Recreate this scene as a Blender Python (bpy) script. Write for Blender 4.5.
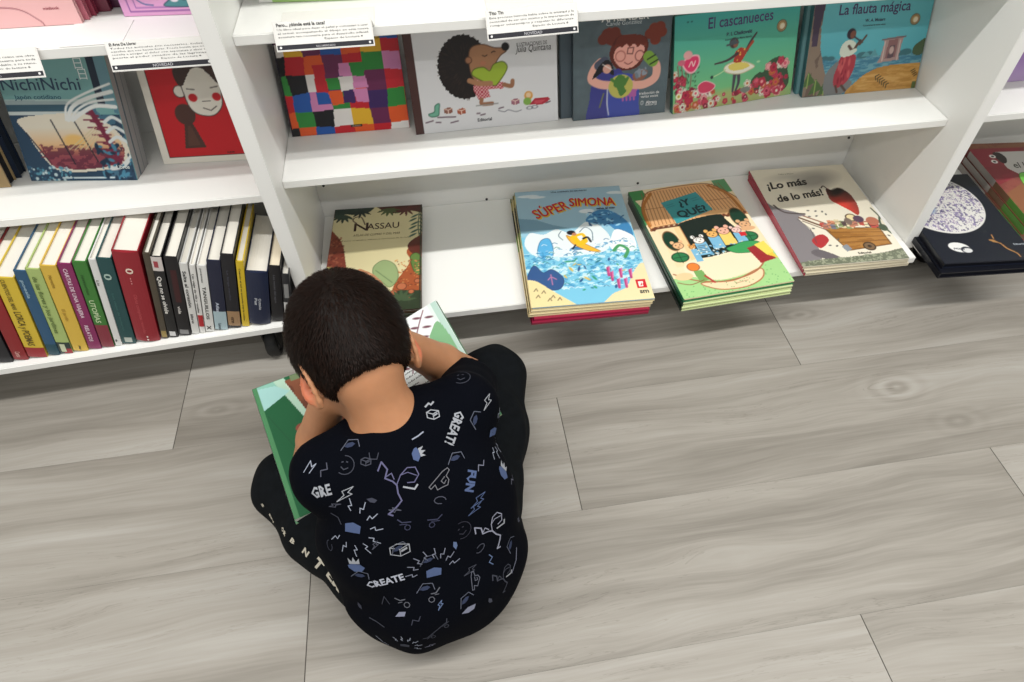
import bpy, bmesh, math, random
import numpy as np
from mathutils import Vector, Matrix
from mathutils.bvhtree import BVHTree

for o in list(bpy.data.objects): bpy.data.objects.remove(o)
SC = bpy.context.scene
COL = SC.collection

# ------------------------------------------------------------------ camera
CAM_LOC = Vector((0.24893, -1.14301, 0.99336))
CAM_R = Matrix.Rotation(-0.16693, 3, 'Z') @ Matrix.Rotation(0.72316, 3, 'X') @ Matrix.Rotation(0.00456, 3, 'Z')
F_PX, PX, PY = 663.98, 23.07, -15.17
cd = bpy.data.cameras.new('camera'); cam = bpy.data.objects.new('camera', cd); COL.objects.link(cam)
cd.sensor_width = 36; cd.sensor_fit = 'HORIZONTAL'; cd.lens = F_PX * 36 / 1024
cd.shift_x = -PX / 1024; cd.shift_y = PY / 1024; cd.clip_start = 0.02
cam.matrix_world = Matrix.Translation(CAM_LOC) @ CAM_R.to_4x4()
SC.camera = cam

# ------------------------------------------------------------------ world, lamps, exposure
SC.view_settings.view_transform = 'Standard'; SC.view_settings.look = 'None'
SC.view_settings.exposure = 0.0; SC.view_settings.gamma = 1.0; SC.view_settings.use_curve_mapping = False
w = bpy.data.worlds.new('shop_light'); SC.world = w; w.use_nodes = True
w.node_tree.nodes['Background'].inputs[0].default_value = (1.0, 1.0, 0.965, 1)
w.node_tree.nodes['Background'].inputs[1].default_value = 0.43

def area_lamp(name, loc, sx, sy, power, color, rot=(0, 0, 0)):
    ld = bpy.data.lights.new(name, 'AREA'); ld.shape = 'RECTANGLE'; ld.size = sx; ld.size_y = sy
    ld.energy = power; ld.color = color
    o = bpy.data.objects.new(name, ld); COL.objects.link(o); o.location = loc; o.rotation_euler = rot
    return o
# the shop's strip lamps on the ceiling, running along the shelves
area_lamp('strip_lamp_near', (0.45, -0.99, 2.75), 4.5, 0.08, 88, (1.0, 0.985, 0.95))
area_lamp('strip_lamp_far', (0.45, -2.9, 2.75), 4.5, 0.10, 46, (1.0, 0.985, 0.95))

def ray(px, py):
    d = Vector(((px - PX - 512) / F_PX, -(py - PY - 341) / F_PX, -1)); return CAM_R @ d
def at_z(px, py, z): v = ray(px, py); return CAM_LOC + v * ((z - CAM_LOC.z) / v.z)
def at_y(px, py, y): v = ray(px, py); return CAM_LOC + v * ((y - CAM_LOC.y) / v.y)

# ------------------------------------------------------------------ materials
def lin(c):
    c = np.asarray(c, float)
    return np.where(c <= .04045, c / 12.92, ((c + .055) / 1.055) ** 2.4)
def hexc(s): s = s.lstrip('#'); return np.array([int(s[i:i + 2], 16) / 255 for i in (0, 2, 4)])
def C(x): return hexc(x) if isinstance(x, str) else np.array(x, float)

def mat(name, color=None, rough=.5, attr=False, spec=.5, bump=None, metal=0, sheen=0, sss=0, noise=None, trans=0, coat=0):
    m = bpy.data.materials.new(name); m.use_nodes = True; nt = m.node_tree; b = nt.nodes['Principled BSDF']
    b.inputs['Roughness'].default_value = rough; b.inputs['Specular IOR Level'].default_value = spec
    b.inputs['Metallic'].default_value = metal
    b.inputs['Coat Weight'].default_value = coat
    if sheen: b.inputs['Sheen Weight'].default_value = sheen
    if trans: b.inputs['Transmission Weight'].default_value = trans
    src = None
    if attr:
        a = nt.nodes.new('ShaderNodeAttribute'); a.attribute_name = 'Col'; src = a.outputs['Color']
    elif color is not None:
        rgb = nt.nodes.new('ShaderNodeRGB'); rgb.outputs[0].default_value = (*lin(C(color)), 1); src = rgb.outputs[0]
    if noise:
        sc, amt = noise
        tc = nt.nodes.new('ShaderNodeTexCoord'); n = nt.nodes.new('ShaderNodeTexNoise'); n.inputs['Scale'].default_value = sc; n.inputs['Detail'].default_value = 4
        nt.links.new(tc.outputs['Object'], n.inputs['Vector'])
        mr = nt.nodes.new('ShaderNodeMapRange'); mr.inputs[1].default_value = .3; mr.inputs[2].default_value = .7; mr.inputs[3].default_value = 1 - amt; mr.inputs[4].default_value = 1 + amt
        nt.links.new(n.outputs[0], mr.inputs[0])
        mx = nt.nodes.new('ShaderNodeVectorMath'); mx.operation = 'SCALE'
        nt.links.new(src, mx.inputs[0]); nt.links.new(mr.outputs[0], mx.inputs['Scale']); src = mx.outputs[0]
    if src is not None: nt.links.new(src, b.inputs['Base Color'])
    if sss:
        b.inputs['Subsurface Weight'].default_value = sss; b.inputs['Subsurface Radius'].default_value = (.8, .3, .15); b.inputs['Subsurface Scale'].default_value = .008
    if bump:
        sc, st, dist = bump
        tc = nt.nodes.new('ShaderNodeTexCoord'); mp = nt.nodes.new('ShaderNodeMapping'); n = nt.nodes.new('ShaderNodeTexNoise'); n.inputs['Detail'].default_value = 5
        mp.inputs['Scale'].default_value = sc if isinstance(sc, tuple) else (sc, sc, sc); n.inputs['Scale'].default_value = 1
        nt.links.new(tc.outputs['Object'], mp.inputs['Vector']); nt.links.new(mp.outputs[0], n.inputs['Vector'])
        bp = nt.nodes.new('ShaderNodeBump'); bp.inputs['Strength'].default_value = st; bp.inputs['Distance'].default_value = dist
        nt.links.new(n.outputs[0], bp.inputs['Height']); nt.links.new(bp.outputs[0], b.inputs['Normal'])
    return m

M_WHITE = mat('white_melamine', '#efefec', .38, spec=.4, bump=(900, .05, .0005))
M_PRINT = mat('printed_card', rough=.32, attr=True, spec=.45)
M_MATTE = mat('printed_paper', rough=.7, attr=True, spec=.25)
M_PAGES = mat('page_block', None, .85, attr=True, spec=.1, bump=((4, 4, 1400), .5, .0006))
M_PAGES_S = mat('page_block_spine', None, .85, attr=True, spec=.1, bump=((1400, 4, 4), .5, .0006))
M_BLACK = mat('black_plastic', '#101012', .4)
M_STEEL = mat('grey_steel', '#8d8f92', .35, metal=.8)
M_CLEAR = mat('acrylic', '#e8e6e2', .25, spec=.5)

# ------------------------------------------------------------------ object helpers
def tag(o, label=None, cat=None, group=None, kind=None):
    if label: o['label'] = label
    if cat: o['category'] = cat
    if group: o['group'] = group
    if kind: o['kind'] = kind
    return o
def empty(name, loc=(0, 0, 0), label=None, cat=None, group=None, mw=None):
    o = bpy.data.objects.new(name, None); COL.objects.link(o); o.empty_display_size = .02
    if mw is not None: o.matrix_world = mw
    else: o.location = loc
    return tag(o, label, cat, group)
def link(name, me, parent=None):
    o = bpy.data.objects.new(name, me); COL.objects.link(o)
    if parent is not None: o.parent = parent
    return o

class MB:
    """collects quads/polys with colours, builds ONE mesh"""
    def __init__(s): s.v = []; s.f = []; s.c = []; s.n = 0; s.big = []
    def poly(s, pts, col=(1, 1, 1)):
        k = len(pts); s.v += [tuple(p) for p in pts]; s.f.append(tuple(range(s.n, s.n + k))); s.c += [tuple(C(col))] * k; s.n += k
    def mesh(s, V, Fc, col):
        V = [tuple(p) for p in V]; s.v += V; s.f += [tuple(i + s.n for i in f) for f in Fc]; s.c += [tuple(C(col))] * len(V); s.n += len(V)
    def box(s, x0, x1, y0, y1, z0, z1, col=(1, 1, 1), T=None):
        P = [Vector((x, y, z)) for z in (z0, z1) for y in (y0, y1) for x in (x0, x1)]
        if T: P = [T @ p for p in P]
        for q in ((0, 2, 3, 1), (4, 5, 7, 6), (0, 1, 5, 4), (2, 6, 7, 3), (0, 4, 6, 2), (1, 3, 7, 5)): s.poly([P[i] for i in q], col)
    def grid(s, fn, img):
        """img (ny,nx,3) sRGB sampled at vertices; fn(u,v) arrays -> (N,3); v downward"""
        ny, nx = img.shape[:2]
        u, v = np.meshgrid(np.linspace(0, 1, nx), np.linspace(0, 1, ny)); P = fn(u.ravel(), v.ravel())
        idx = np.arange(nx * ny).reshape(ny, nx) + s.n
        q = np.stack([idx[1:, :-1], idx[1:, 1:], idx[:-1, 1:], idx[:-1, :-1]], -1).reshape(-1, 4)
        s.v += [tuple(p) for p in P.tolist()]; s.f += [tuple(x) for x in q.tolist()]; s.c += [tuple(x) for x in img.reshape(-1, 3).tolist()]; s.n += nx * ny
    def build(s, name, m, parent=None, smooth=False, bevel=0, merge=False):
        me = bpy.data.meshes.new(name); me.from_pydata(s.v, [], s.f)
        ca = me.color_attributes.new('Col', 'FLOAT_COLOR', 'POINT')
        cc = np.ones((len(s.v), 4)); cc[:, :3] = lin(np.clip(np.array(s.c), 0, 1)); ca.data.foreach_set('color', cc.ravel())
        me.materials.append(m)
        if merge or bevel:
            bm = bmesh.new(); bm.from_mesh(me); bmesh.ops.remove_doubles(bm, verts=bm.verts, dist=1e-6)
            if bevel: bmesh.ops.bevel(bm, geom=[e for e in bm.edges if len(e.link_faces) == 2 and e.calc_face_angle() > .6], offset=bevel, segments=2, affect='EDGES')
            bm.to_mesh(me); bm.free()
        if smooth: me.polygons.foreach_set('use_smooth', [True] * len(me.polygons))
        me.update()
        return link(name, me, parent)

_tc = {}
def text_mesh(txt, bold=0.0, shear=0.0, spacing=1.0, res=3, align='LEFT'):
    key = (txt, bold, shear, spacing, res)
    if key not in _tc:
        cu = bpy.data.curves.new('lettering', 'FONT'); cu.body = txt; cu.size = 1; cu.offset = bold; cu.shear = shear; cu.space_character = spacing; cu.resolution_u = res; cu.fill_mode = 'FRONT'
        o = bpy.data.objects.new('lettering', cu); COL.objects.link(o); dg = bpy.context.evaluated_depsgraph_get()
        me = bpy.data.meshes.new_from_object(o.evaluated_get(dg))
        V = np.array([v.co[:2] for v in me.vertices]).reshape(-1, 2); Fc = [tuple(p.vertices) for p in me.polygons]
        bpy.data.objects.remove(o); bpy.data.curves.remove(cu); bpy.data.meshes.remove(me)
        if len(V): V = V - np.array([V[:, 0].min(), 0])
        _tc[key] = (V, Fc)
    return _tc[key]
def put_text(mb, fn, txt, x, y, width=None, size=None, col='#101010', rot=0, bold=0.0, shear=0.0, curve=0.0, spacing=1.0, align='l', res=3):
    """fn maps (N,2) local metres -> (N,3); x,y = start of the baseline (metres)"""
    V, Fc = text_mesh(txt, bold, shear, spacing, res)
    if not len(V): return
    W = V[:, 0].max(); s = (width / W) if width else size
    P = V * s
    if width and size: P = np.stack([V[:, 0] * width / W, V[:, 1] * size], 1); s = width / W
    if align == 'c': P = P - np.array([W * s / 2, 0])
    if curve: P[:, 1] += curve * (1 - ((P[:, 0] - W * s / 2) / (W * s / 2)) ** 2) if align != 'c' else curve * (1 - (P[:, 0] / (W * s / 2)) ** 2)
    ca, sa = math.cos(rot), math.sin(rot); P = P @ np.array([[ca, sa], [-sa, ca]]) + np.array([x, y])
    mb.mesh(fn(P), Fc, col)

# ------------------------------------------------------------------ raster painter (colours become vertex colours of the printed face)
class Art:
    def __init__(s, w, h, bg='#ffffff', step=.0013):
        s.w, s.h = w, h; s.nx = int(w / step) + 1; s.ny = int(h / step) + 1; s.px = w / (s.nx - 1)
        s.X, s.Y = np.meshgrid(np.linspace(0, w, s.nx), np.linspace(h, 0, s.ny)); s.img = np.ones((s.ny, s.nx, 3)) * C(bg)   # metres, y up
        s.texts = []; s.rs = np.random.RandomState(int(w * 1e5) % 977 + 3)
    def U(s, x, y): return x * s.w, y * s.h                      # fractions, y up
    def blend(s, a, col): s.img += a[..., None] * (C(col) - s.img)
    def grad(s, c0, c1, y0=0, y1=1):
        t = np.clip((s.Y / s.h - y0) / (y1 - y0), 0, 1)[..., None]; s.img = C(c0) * (1 - t) + C(c1) * t
    def ell(s, x, y, rx, ry, col, rot=0, a=1, soft=0):
        x, y = s.U(x, y); rx *= s.w; ry *= s.w; c, q = math.cos(rot), math.sin(rot); dx, dy = s.X - x, s.Y - y
        d = np.sqrt(((c * dx + q * dy) / rx) ** 2 + ((-q * dx + c * dy) / ry) ** 2); k = min(rx, ry)
        s.blend(a * np.clip((1 - d) * k / max(s.px, soft * s.w) + .5, 0, 1), col)
    def ring(s, x, y, rx, ry, col, t=.008, rot=0, a=1):
        x, y = s.U(x, y); rx *= s.w; ry *= s.w; c, q = math.cos(rot), math.sin(rot); dx, dy = s.X - x, s.Y - y
        d = np.sqrt(((c * dx + q * dy) / rx) ** 2 + ((-q * dx + c * dy) / ry) ** 2); k = min(rx, ry)
        s.blend(a * np.clip((t * s.w / 2 - abs(1 - d) * k) / s.px + .5, 0, 1), col)
    def mask(s, pts):
        P = [s.U(*p) for p in pts]; m = np.zeros((s.ny, s.nx), bool)
        for (x0, y0), (x1, y1) in zip(P, P[1:] + P[:1]):
            if y0 == y1: continue
            m ^= ((s.Y < y0) != (s.Y < y1)) & (s.X < (x1 - x0) * (s.Y - y0) / (y1 - y0) + x0)
        return m.astype(float)
    def poly(s, pts, col, a=1): s.blend(a * s.mask(pts), col)
    def rect(s, x0, y0, x1, y1, col, a=1): s.poly([(x0, y0), (x1, y0), (x1, y1), (x0, y1)], col, a)
    def line(s, pts, col, t=.008, a=1, t1=None):
        P = [s.U(*p) for p in pts]; n = len(P) - 1; A = np.zeros_like(s.X)
        for i, ((x0, y0), (x1, y1)) in enumerate(zip(P, P[1:])):
            ta = t if t1 is None else t + (t1 - t) * i / n; tw = max(ta * s.w / 2, s.px * .5)
            L = (x1 - x0) ** 2 + (y1 - y0) ** 2 + 1e-12; k = np.clip(((s.X - x0) * (x1 - x0) + (s.Y - y0) * (y1 - y0)) / L, 0, 1)
            A = np.maximum(A, np.clip((tw - np.hypot(s.X - x0 - k * (x1 - x0), s.Y - y0 - k * (y1 - y0))) / s.px + .5, 0, 1))
        s.blend(a * A, col)
    def curve(s, pts, col, t=.008, a=1, n=8, t1=None): s.line(catmull(pts, n), col, t, a, t1)
    def blob(s, pts, col, a=1, n=6, edge=None, et=.006):
        q = catmull(pts + pts[:1], n, True); s.poly(q, col, a)
        if edge: s.line(q, edge, et)
    def noise(s, scale, seed=0, asp=1.0):
        r = np.random.RandomState(seed); out = np.zeros_like(s.X); amp = 1
        for o in range(3):
            gx, gy = max(2, int(s.w * scale) + 2), max(2, int(s.h * scale * asp) + 2); g = r.rand(gy, gx)
            fx = s.X / s.w * (gx - 1.001); fy = s.Y / s.h * (gy - 1.001); ix, iy = fx.astype(int), fy.astype(int); fx -= ix; fy -= iy
            fx = fx * fx * (3 - 2 * fx); fy = fy * fy * (3 - 2 * fy)
            out += amp * (g[iy, ix] * (1 - fx) * (1 - fy) + g[iy, ix + 1] * fx * (1 - fy) + g[iy + 1, ix] * (1 - fx) * fy + g[iy + 1, ix + 1] * fx * fy); amp *= .5; scale *= 2
        return out / 1.75
    def speckle(s, m, cols, n, r=(.004, .01), asp=1, rot=None, seed=1):
        """n little strokes inside mask polygon bbox m=(x0,y0,x1,y1)"""
        rs = np.random.RandomState(seed)
        for i in range(n):
            x, y = rs.uniform(m[0], m[2]), rs.uniform(m[1], m[3]); q = rs.uniform(*r)
            s.ell(x, y, q * asp, q, cols[rs.randint(len(cols))], rs.uniform(0, 3.14) if rot is None else rot)
    def text(s, txt, x, y, **k):
        X, Y = s.U(x, y)
        if 'width' in k: k['width'] *= s.w
        if 'size' in k: k['size'] *= s.w
        s.texts.append((txt, X, Y, k))
def catmull(P, n=6, closed=False):
    P = [tuple(p) for p in P]
    Q = ([P[-2]] + P + [P[1]]) if closed else ([P[0]] + P + [P[-1]]); out = []
    for i in range(1, len(Q) - 2):
        p0, p1, p2, p3 = [np.array(Q[j]) for j in (i - 1, i, i + 1, i + 2)]
        for k in range(n):
            t = k / n; out.append(tuple(.5 * (2 * p1 + (p2 - p0) * t + (2 * p0 - 5 * p1 + 4 * p2 - p3) * t * t + (3 * p1 - p0 - 3 * p2 + p3) * t ** 3)))
    out.append(Q[-2]); return out

# ------------------------------------------------------------------ floor (grey wood planks)
def floor_material():
    m = bpy.data.materials.new('grey_wood_plank'); m.use_nodes = True; nt = m.node_tree; N = nt.nodes; L = nt.links; b = N['Principled BSDF']
    tc = N.new('ShaderNodeTexCoord'); at = N.new('ShaderNodeAttribute'); at.attribute_name = 'Col'
    def math_(op, a, b_=None, c=None):
        n = N.new('ShaderNodeMath'); n.operation = op
        for i, v in enumerate((a, b_, c)):
            if v is None: continue
            if isinstance(v, (int, float)): n.inputs[i].default_value = v
            else: L.new(v, n.inputs[i])
        return n.outputs[0]
    sp = N.new('ShaderNodeSeparateXYZ'); L.new(tc.outputs['Object'], sp.inputs[0]); X, Y = sp.outputs[0], sp.outputs[1]
    sr = N.new('ShaderNodeSeparateColor'); L.new(at.outputs['Color'], sr.inputs[0]); R1, R2 = sr.outputs[0], sr.outputs[1]
    # knots push the grain lines apart
    disp = None
    for kx, ky, sx, sy, amp in ((1.03, -.534, .09, .020, .035), (-.20, -.385, .10, .02, .025), (.93, -.335, .07, .014, .018), (.62, -.79, .09, .02, .02), (1.12, -.60, .10, .02, .02)):
        dx = math_('DIVIDE', math_('SUBTRACT', X, kx), sx); dy = math_('DIVIDE', math_('SUBTRACT', Y, ky), sy)
        g = math_('POWER', 2.718, math_('MULTIPLY', math_('ADD', math_('MULTIPLY', dx, dx), math_('MULTIPLY', math_('MULTIPLY', dy, dy), .25)), -1))
        t = math_('MULTIPLY', math_('MULTIPLY', g, math_('DIVIDE', dy, math_('ADD', math_('ABSOLUTE', dy), .6))), -amp)
        disp = t if disp is None else math_('ADD', disp, t)
    wn = N.new('ShaderNodeTexNoise'); wn.inputs['Scale'].default_value = 1.0; wn.inputs['Detail'].default_value = 2
    cb = N.new('ShaderNodeCombineXYZ'); L.new(math_('MULTIPLY', X, 2.2), cb.inputs[0]); L.new(math_('MULTIPLY', Y, 7), cb.inputs[1]); L.new(math_('MULTIPLY', R1, 40), cb.inputs[2]); L.new(cb.outputs[0], wn.inputs['Vector'])
    Yw = math_('ADD', math_('ADD', Y, disp), math_('MULTIPLY', math_('SUBTRACT', wn.outputs[0], .5), .07))
    def streak(sx, sy, det, seed, rough=.6):
        n = N.new('ShaderNodeTexNoise'); n.inputs['Scale'].default_value = 1; n.inputs['Detail'].default_value = det; n.inputs['Roughness'].default_value = rough
        c = N.new('ShaderNodeCombineXYZ'); L.new(math_('MULTIPLY', X, sx), c.inputs[0]); L.new(math_('MULTIPLY', Yw, sy), c.inputs[1]); L.new(math_('ADD', math_('MULTIPLY', R1, 37), seed), c.inputs[2]); L.new(c.outputs[0], n.inputs['Vector']); return n.outputs[0]
    s1 = streak(.9, 13, 3, 0); s2 = streak(2.5, 60, 4, 5); s3 = streak(9, 260, 3, 9); s4 = streak(.5, 5, 1, 17)
    v = math_('ADD', math_('ADD', math_('MULTIPLY', s1, .95), math_('MULTIPLY', s2, .40)), math_('ADD', math_('MULTIPLY', s3, .26), math_('MULTIPLY', s4, .55)))
    v = math_('ADD', math_('SUBTRACT', v, .59), math_('MULTIPLY', math_('SUBTRACT', R2, .5), .05))
    s5 = streak(1.3, 22, 5, 31, .75); ck = math_('MULTIPLY', math_('LESS_THAN', math_('ABSOLUTE', math_('SUBTRACT', s5, .46)), .0045), math_('GREATER_THAN', s4, .5)); v = math_('SUBTRACT', v, math_('MULTIPLY', ck, .10))
    for kx, ky, sx, sy, am in ((1.03, -.534, .055, .034, .16), (.93, -.335, .04, .018, .10), (-.20, -.385, .05, .022, .08), (1.10, -.62, .05, .03, .07)):
        dx = math_('DIVIDE', math_('SUBTRACT', X, kx), sx); dy = math_('DIVIDE', math_('SUBTRACT', Y, ky), sy); rr = math_('SQRT', math_('ADD', math_('MULTIPLY', dx, dx), math_('MULTIPLY', dy, dy)))
        rn = math_('ADD', rr, math_('MULTIPLY', math_('SUBTRACT', wn.outputs[0], .5), 1.2)); g = math_('POWER', 2.718, math_('MULTIPLY', math_('MULTIPLY', rr, rr), -1.1))
        v = math_('SUBTRACT', v, math_('MULTIPLY', math_('MULTIPLY', g, math_('ADD', math_('SINE', math_('MULTIPLY', rn, 9)), .7)), am * .8))
    cr = N.new('ShaderNodeValToRGB'); e = cr.color_ramp.elements
    cols = [(.16, '#736e66'), (.36, '#88837b'), (.50, '#97928a'), (.64, '#a19d96'), (.85, '#afaca6')]
    while len(e) < len(cols): e.new(.5)
    for el, (p, c_) in zip(e, cols): el.position = p; el.color = (*lin(C(c_)), 1)
    L.new(v, cr.inputs[0]); L.new(cr.outputs[0], b.inputs['Base Color']); b.inputs['Roughness'].default_value = .42; b.inputs['Specular IOR Level'].default_value = .35
    bp = N.new('ShaderNodeBump'); bp.inputs['Strength'].default_value = .15; bp.inputs['Distance'].default_value = .0006; L.new(s3, bp.inputs['Height']); L.new(bp.outputs[0], b.inputs['Normal'])
    return m
def build_floor():
    mb = MB(); rs = random.Random(5); gap = .0007; RW = .2225; Y0 = -.457
    offs = {0: -.263, 1: .405, 2: -.018, 3: .768, 4: .2, 5: -.4, -1: .1, -2: .6, -3: -.2}
    LEN = 1.14
    for r in range(-5, 12):
        y1 = Y0 - (r - 1) * RW; y0 = y1 - RW; o = offs.get(r, rs.uniform(-.5, .6))
        for k in range(-3, 4):
            x0 = o + k * LEN; x1 = x0 + LEN; c = (rs.random(), rs.random(), 0)
            g2 = .00012; mb.poly([(x0 + gap, y0 + g2, 0), (x1 - gap, y0 + g2, 0), (x1 - gap, y1 - g2, 0), (x0 + gap, y1 - g2, 0)], c)
    return mb
fl = build_floor(); m_floor = floor_material()
me = bpy.data.meshes.new('floor'); me.from_pydata(fl.v, [], fl.f); ca = me.color_attributes.new('Col', 'FLOAT_COLOR', 'POINT')
cc = np.ones((len(fl.v), 4)); cc[:, :3] = np.array(fl.c); ca.data.foreach_set('color', cc.ravel()); me.materials.append(m_floor)
# dark joint bed just under the boards, same mesh
bm = bmesh.new(); bm.from_mesh(me); vs = [bm.verts.new(p) for p in ((-4, -3.2, -.0009), (4, -3.2, -.0009), (4, .9, -.0009), (-4, .9, -.0009))]; f = bm.faces.new(vs); f.material_index = 1; bm.to_mesh(me); bm.free()
me.materials.append(mat('plank_joint', '#4a453f', .8))
tag(link('floor', me), kind='structure')
mb = MB(); mb.box(-4, 4, .03, .08, -.001, 2.9, '#e8e6e2'); tag(mb.build('wall_back', mat('wall_paint', '#e6e4e0', .8)), kind='structure')

# ------------------------------------------------------------------ bookcases
H1, H2, H3 = .353, .587, .825; T = .0145; W = 1.15; P = .0235; XL = -.005; PF = -.2693; TOP = 1.20
def bookcase(name, label, x0, x1, shelves, left_panel, right_panel, casters):
    r = empty(name, (x0, 0, 0), label, 'bookcase', 'white bookcases along the wall')
    inv = Matrix.Translation((-x0, 0, 0))
    def bx(nm, a, bev=.0012):
        mb = MB(); mb.box(*a, T=inv); return mb.build(nm, M_WHITE, r, bevel=bev, merge=True)
    if left_panel: bx('side_panel', (x0 - P, x0, PF, .006, .088, TOP))
    if right_panel: bx('side_panel', (x1, x1 + P, PF, .006, .088, TOP))
    bx('back_panel', (x0, x1, .0005, .008, .088, TOP))
    for z, front in shelves:
        o = bx('shelf', (x0 + .0004, x1 - .0004, front, 0, z - T, z))
        if front == -.298 and right_panel is False and left_panel:
            for v in o.data.vertices:
                if v.co.y < -.1: v.co.y += (v.co.x + x0 + .05) * .050
    for cx, cy in casters:
        mb = MB(); mb.box(cx - .018, cx + .018, cy - .022, cy + .022, .084, .0884, T=inv)
        for sx in (-1, 1): mb.box(cx + sx * .0125 - .0012, cx + sx * .0125 + .0012, cy - .013, cy + .011, .02, .085, T=inv)
        fk = mb.build('caster_fork', M_BLACK, r, bevel=.0008, merge=True)
        for sx in (0,):
            bm = bmesh.new()
            prof = [(-.0105, .018), (-.0105, .026), (-.007, .0295), (.007, .0295), (.0105, .026), (.0105, .018)]
            n = 32; rows = [[bm.verts.new((x, q * math.cos(2 * math.pi * i / n), q * math.sin(2 * math.pi * i / n))) for x, q in prof] for i in range(n)]
            for i in range(n):
                a, b_ = rows[i], rows[(i + 1) % n]
                for j in range(6): bm.faces.new((a[j], a[(j + 1) % 6], b_[(j + 1) % 6], b_[j]))
            m_ = bpy.data.meshes.new('caster_wheel'); bm.to_mesh(m_); bm.free(); m_.materials.append(mat('rubber', '#141414', .6)); m_.polygons.foreach_set('use_smooth', [True] * len(m_.polygons))
            o = link('caster_wheel', m_, r); o.location = (cx - x0, cy, .0296)
            hub = bmesh.new(); bmesh.ops.create_cone(hub, cap_ends=True, segments=24, radius1=.0178, radius2=.0178, depth=.017, matrix=Matrix.Rotation(math.pi / 2, 4, 'Y')); bmesh.ops.create_cone(hub, cap_ends=True, segments=16, radius1=.005, radius2=.005, depth=.026, matrix=Matrix.Rotation(math.pi / 2, 4, 'Y'))
            m_ = bpy.data.meshes.new('hub'); hub.to_mesh(m_); hub.free(); m_.materials.append(M_STEEL); link('hub', m_, o)
    return r
bc = bookcase('bookcase', 'white bookcase in the middle, picture books facing out above and lying flat below', XL, W, [(.105, -.3126), (H1, -.2197), (H2, -.2197), (H3, -.2197)], True, True, [(.06, -.22), (W - .06, -.22), (.06, -.04), (W - .06, -.04)])
bookcase('bookcase', 'white bookcase on the left, its bottom shelf filled with books spine out', XL - P - W, XL - P, [(.105, -.298), (.331, -.2197), (H2, -.2197), (H3, -.2197)], True, False, [(-.105, -.262), (-1.1, -.262), (-.105, -.04), (-1.1, -.04)])
bookcase('bookcase', 'white bookcase at the right edge, dark moon book on its bottom shelf', W + P, 2 * W + P, [(.105, -.298), (H1, -.2197), (H2, -.2197), (H3, -.2197)], False, True, [(1.26, -.22), (2.2, -.22), (1.26, -.04), (2.2, -.04)])
for px, py in ((851, 137.5), (326, 185.5), (489, 199), (640, 183)):
    p = at_y(px, py, 0); bm = bmesh.new(); bmesh.ops.create_cone(bm, cap_ends=True, segments=16, radius1=.0028, radius2=.0022, depth=.002, matrix=Matrix.Rotation(math.pi / 2, 4, 'X'))
    m_ = bpy.data.meshes.new('screw_cap'); bm.to_mesh(m_); bm.free(); m_.materials.append(M_BLACK); o = link('screw_cap', m_, bc); o.location = (p.x, -.0006, p.z)

# ------------------------------------------------------------------ books
def frame(origin, ex, ey):
    ex = Vector(ex).normalized(); ey = Vector(ey); ey = (ey - ey.dot(ex) * ex).normalized(); ez = ex.cross(ey)
    m = Matrix((ex, ey, ez)).transposed().to_4x4(); m.translation = Vector(origin); return m
def book(label, mw, w, h, t, art=None, cover='#888888', spine=None, pages='#e9e4d8', group=None, name='picture_book', cat='book', soft=False, spine_art=None):
    """local x across the cover from the spine, y up the cover, z through the thickness (front cover on top)"""
    r = empty(name, label=label, cat=cat, group=group, mw=mw)
    ct = .0009 if soft else .0022; ov = 0.0002 if soft else .003; spine = cover if spine is None else spine
    mb = MB()
    mb.box(0, w, 0, h, 0, ct, cover)                                   # back board
    if spine_art is None: mb.box(-.0006, .0016, 0, h, 0, t, spine)
    else:
        for (a, b_, c_) in spine_art: mb.box(-.0006, .0016, a * h, b_ * h, 0, t, c_)
    mb.box(0, w, 0, h, t - ct, t, cover if art is None else art.img[0, -1])
    if art is not None:
        fn = lambda u, v: np.stack([u * w, (1 - v) * h, np.full_like(u, t + .00025)], 1)
        mb.grid(fn, art.img)
        sx, sy = w / art.w, h / art.h
        for i, (txt, x, y, k) in enumerate(art.texts):
            zz = t + .0005 + .00012 * i
            put_text(mb, lambda Q, zz=zz: np.stack([Q[:, 0] * sx, Q[:, 1] * sy, np.full(len(Q), zz)], 1), txt, x, y, **k)
    mb.build('cover', M_PRINT, r)
    pg = MB(); pg.box(.0017, w - ov, ov, h - ov, ct, t - ct, pages); pg.build('pages', M_PAGES, r)
    return r
def flat(bl, ang, z): return frame((bl[0], bl[1], z), (math.cos(ang), math.sin(ang), 0), (-math.sin(ang), math.cos(ang), 0))
def standing(bl, br, z, lean, t=0):
    """bl, br = front bottom corners; the frame's origin is the back face's bottom left corner"""
    ex = Vector((br[0] - bl[0], br[1] - bl[1], 0)).normalized(); back = Vector((-ex.y, ex.x, 0)); ey = back * math.sin(lean) + Vector((0, 0, math.cos(lean))); ez = ex.cross(ey)
    o = Vector((bl[0], bl[1], z)) - ez * t; o.z += .0004 + t * math.sin(lean) * 0
    return frame(o, ex, ey)

R_ = math.radians
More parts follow.
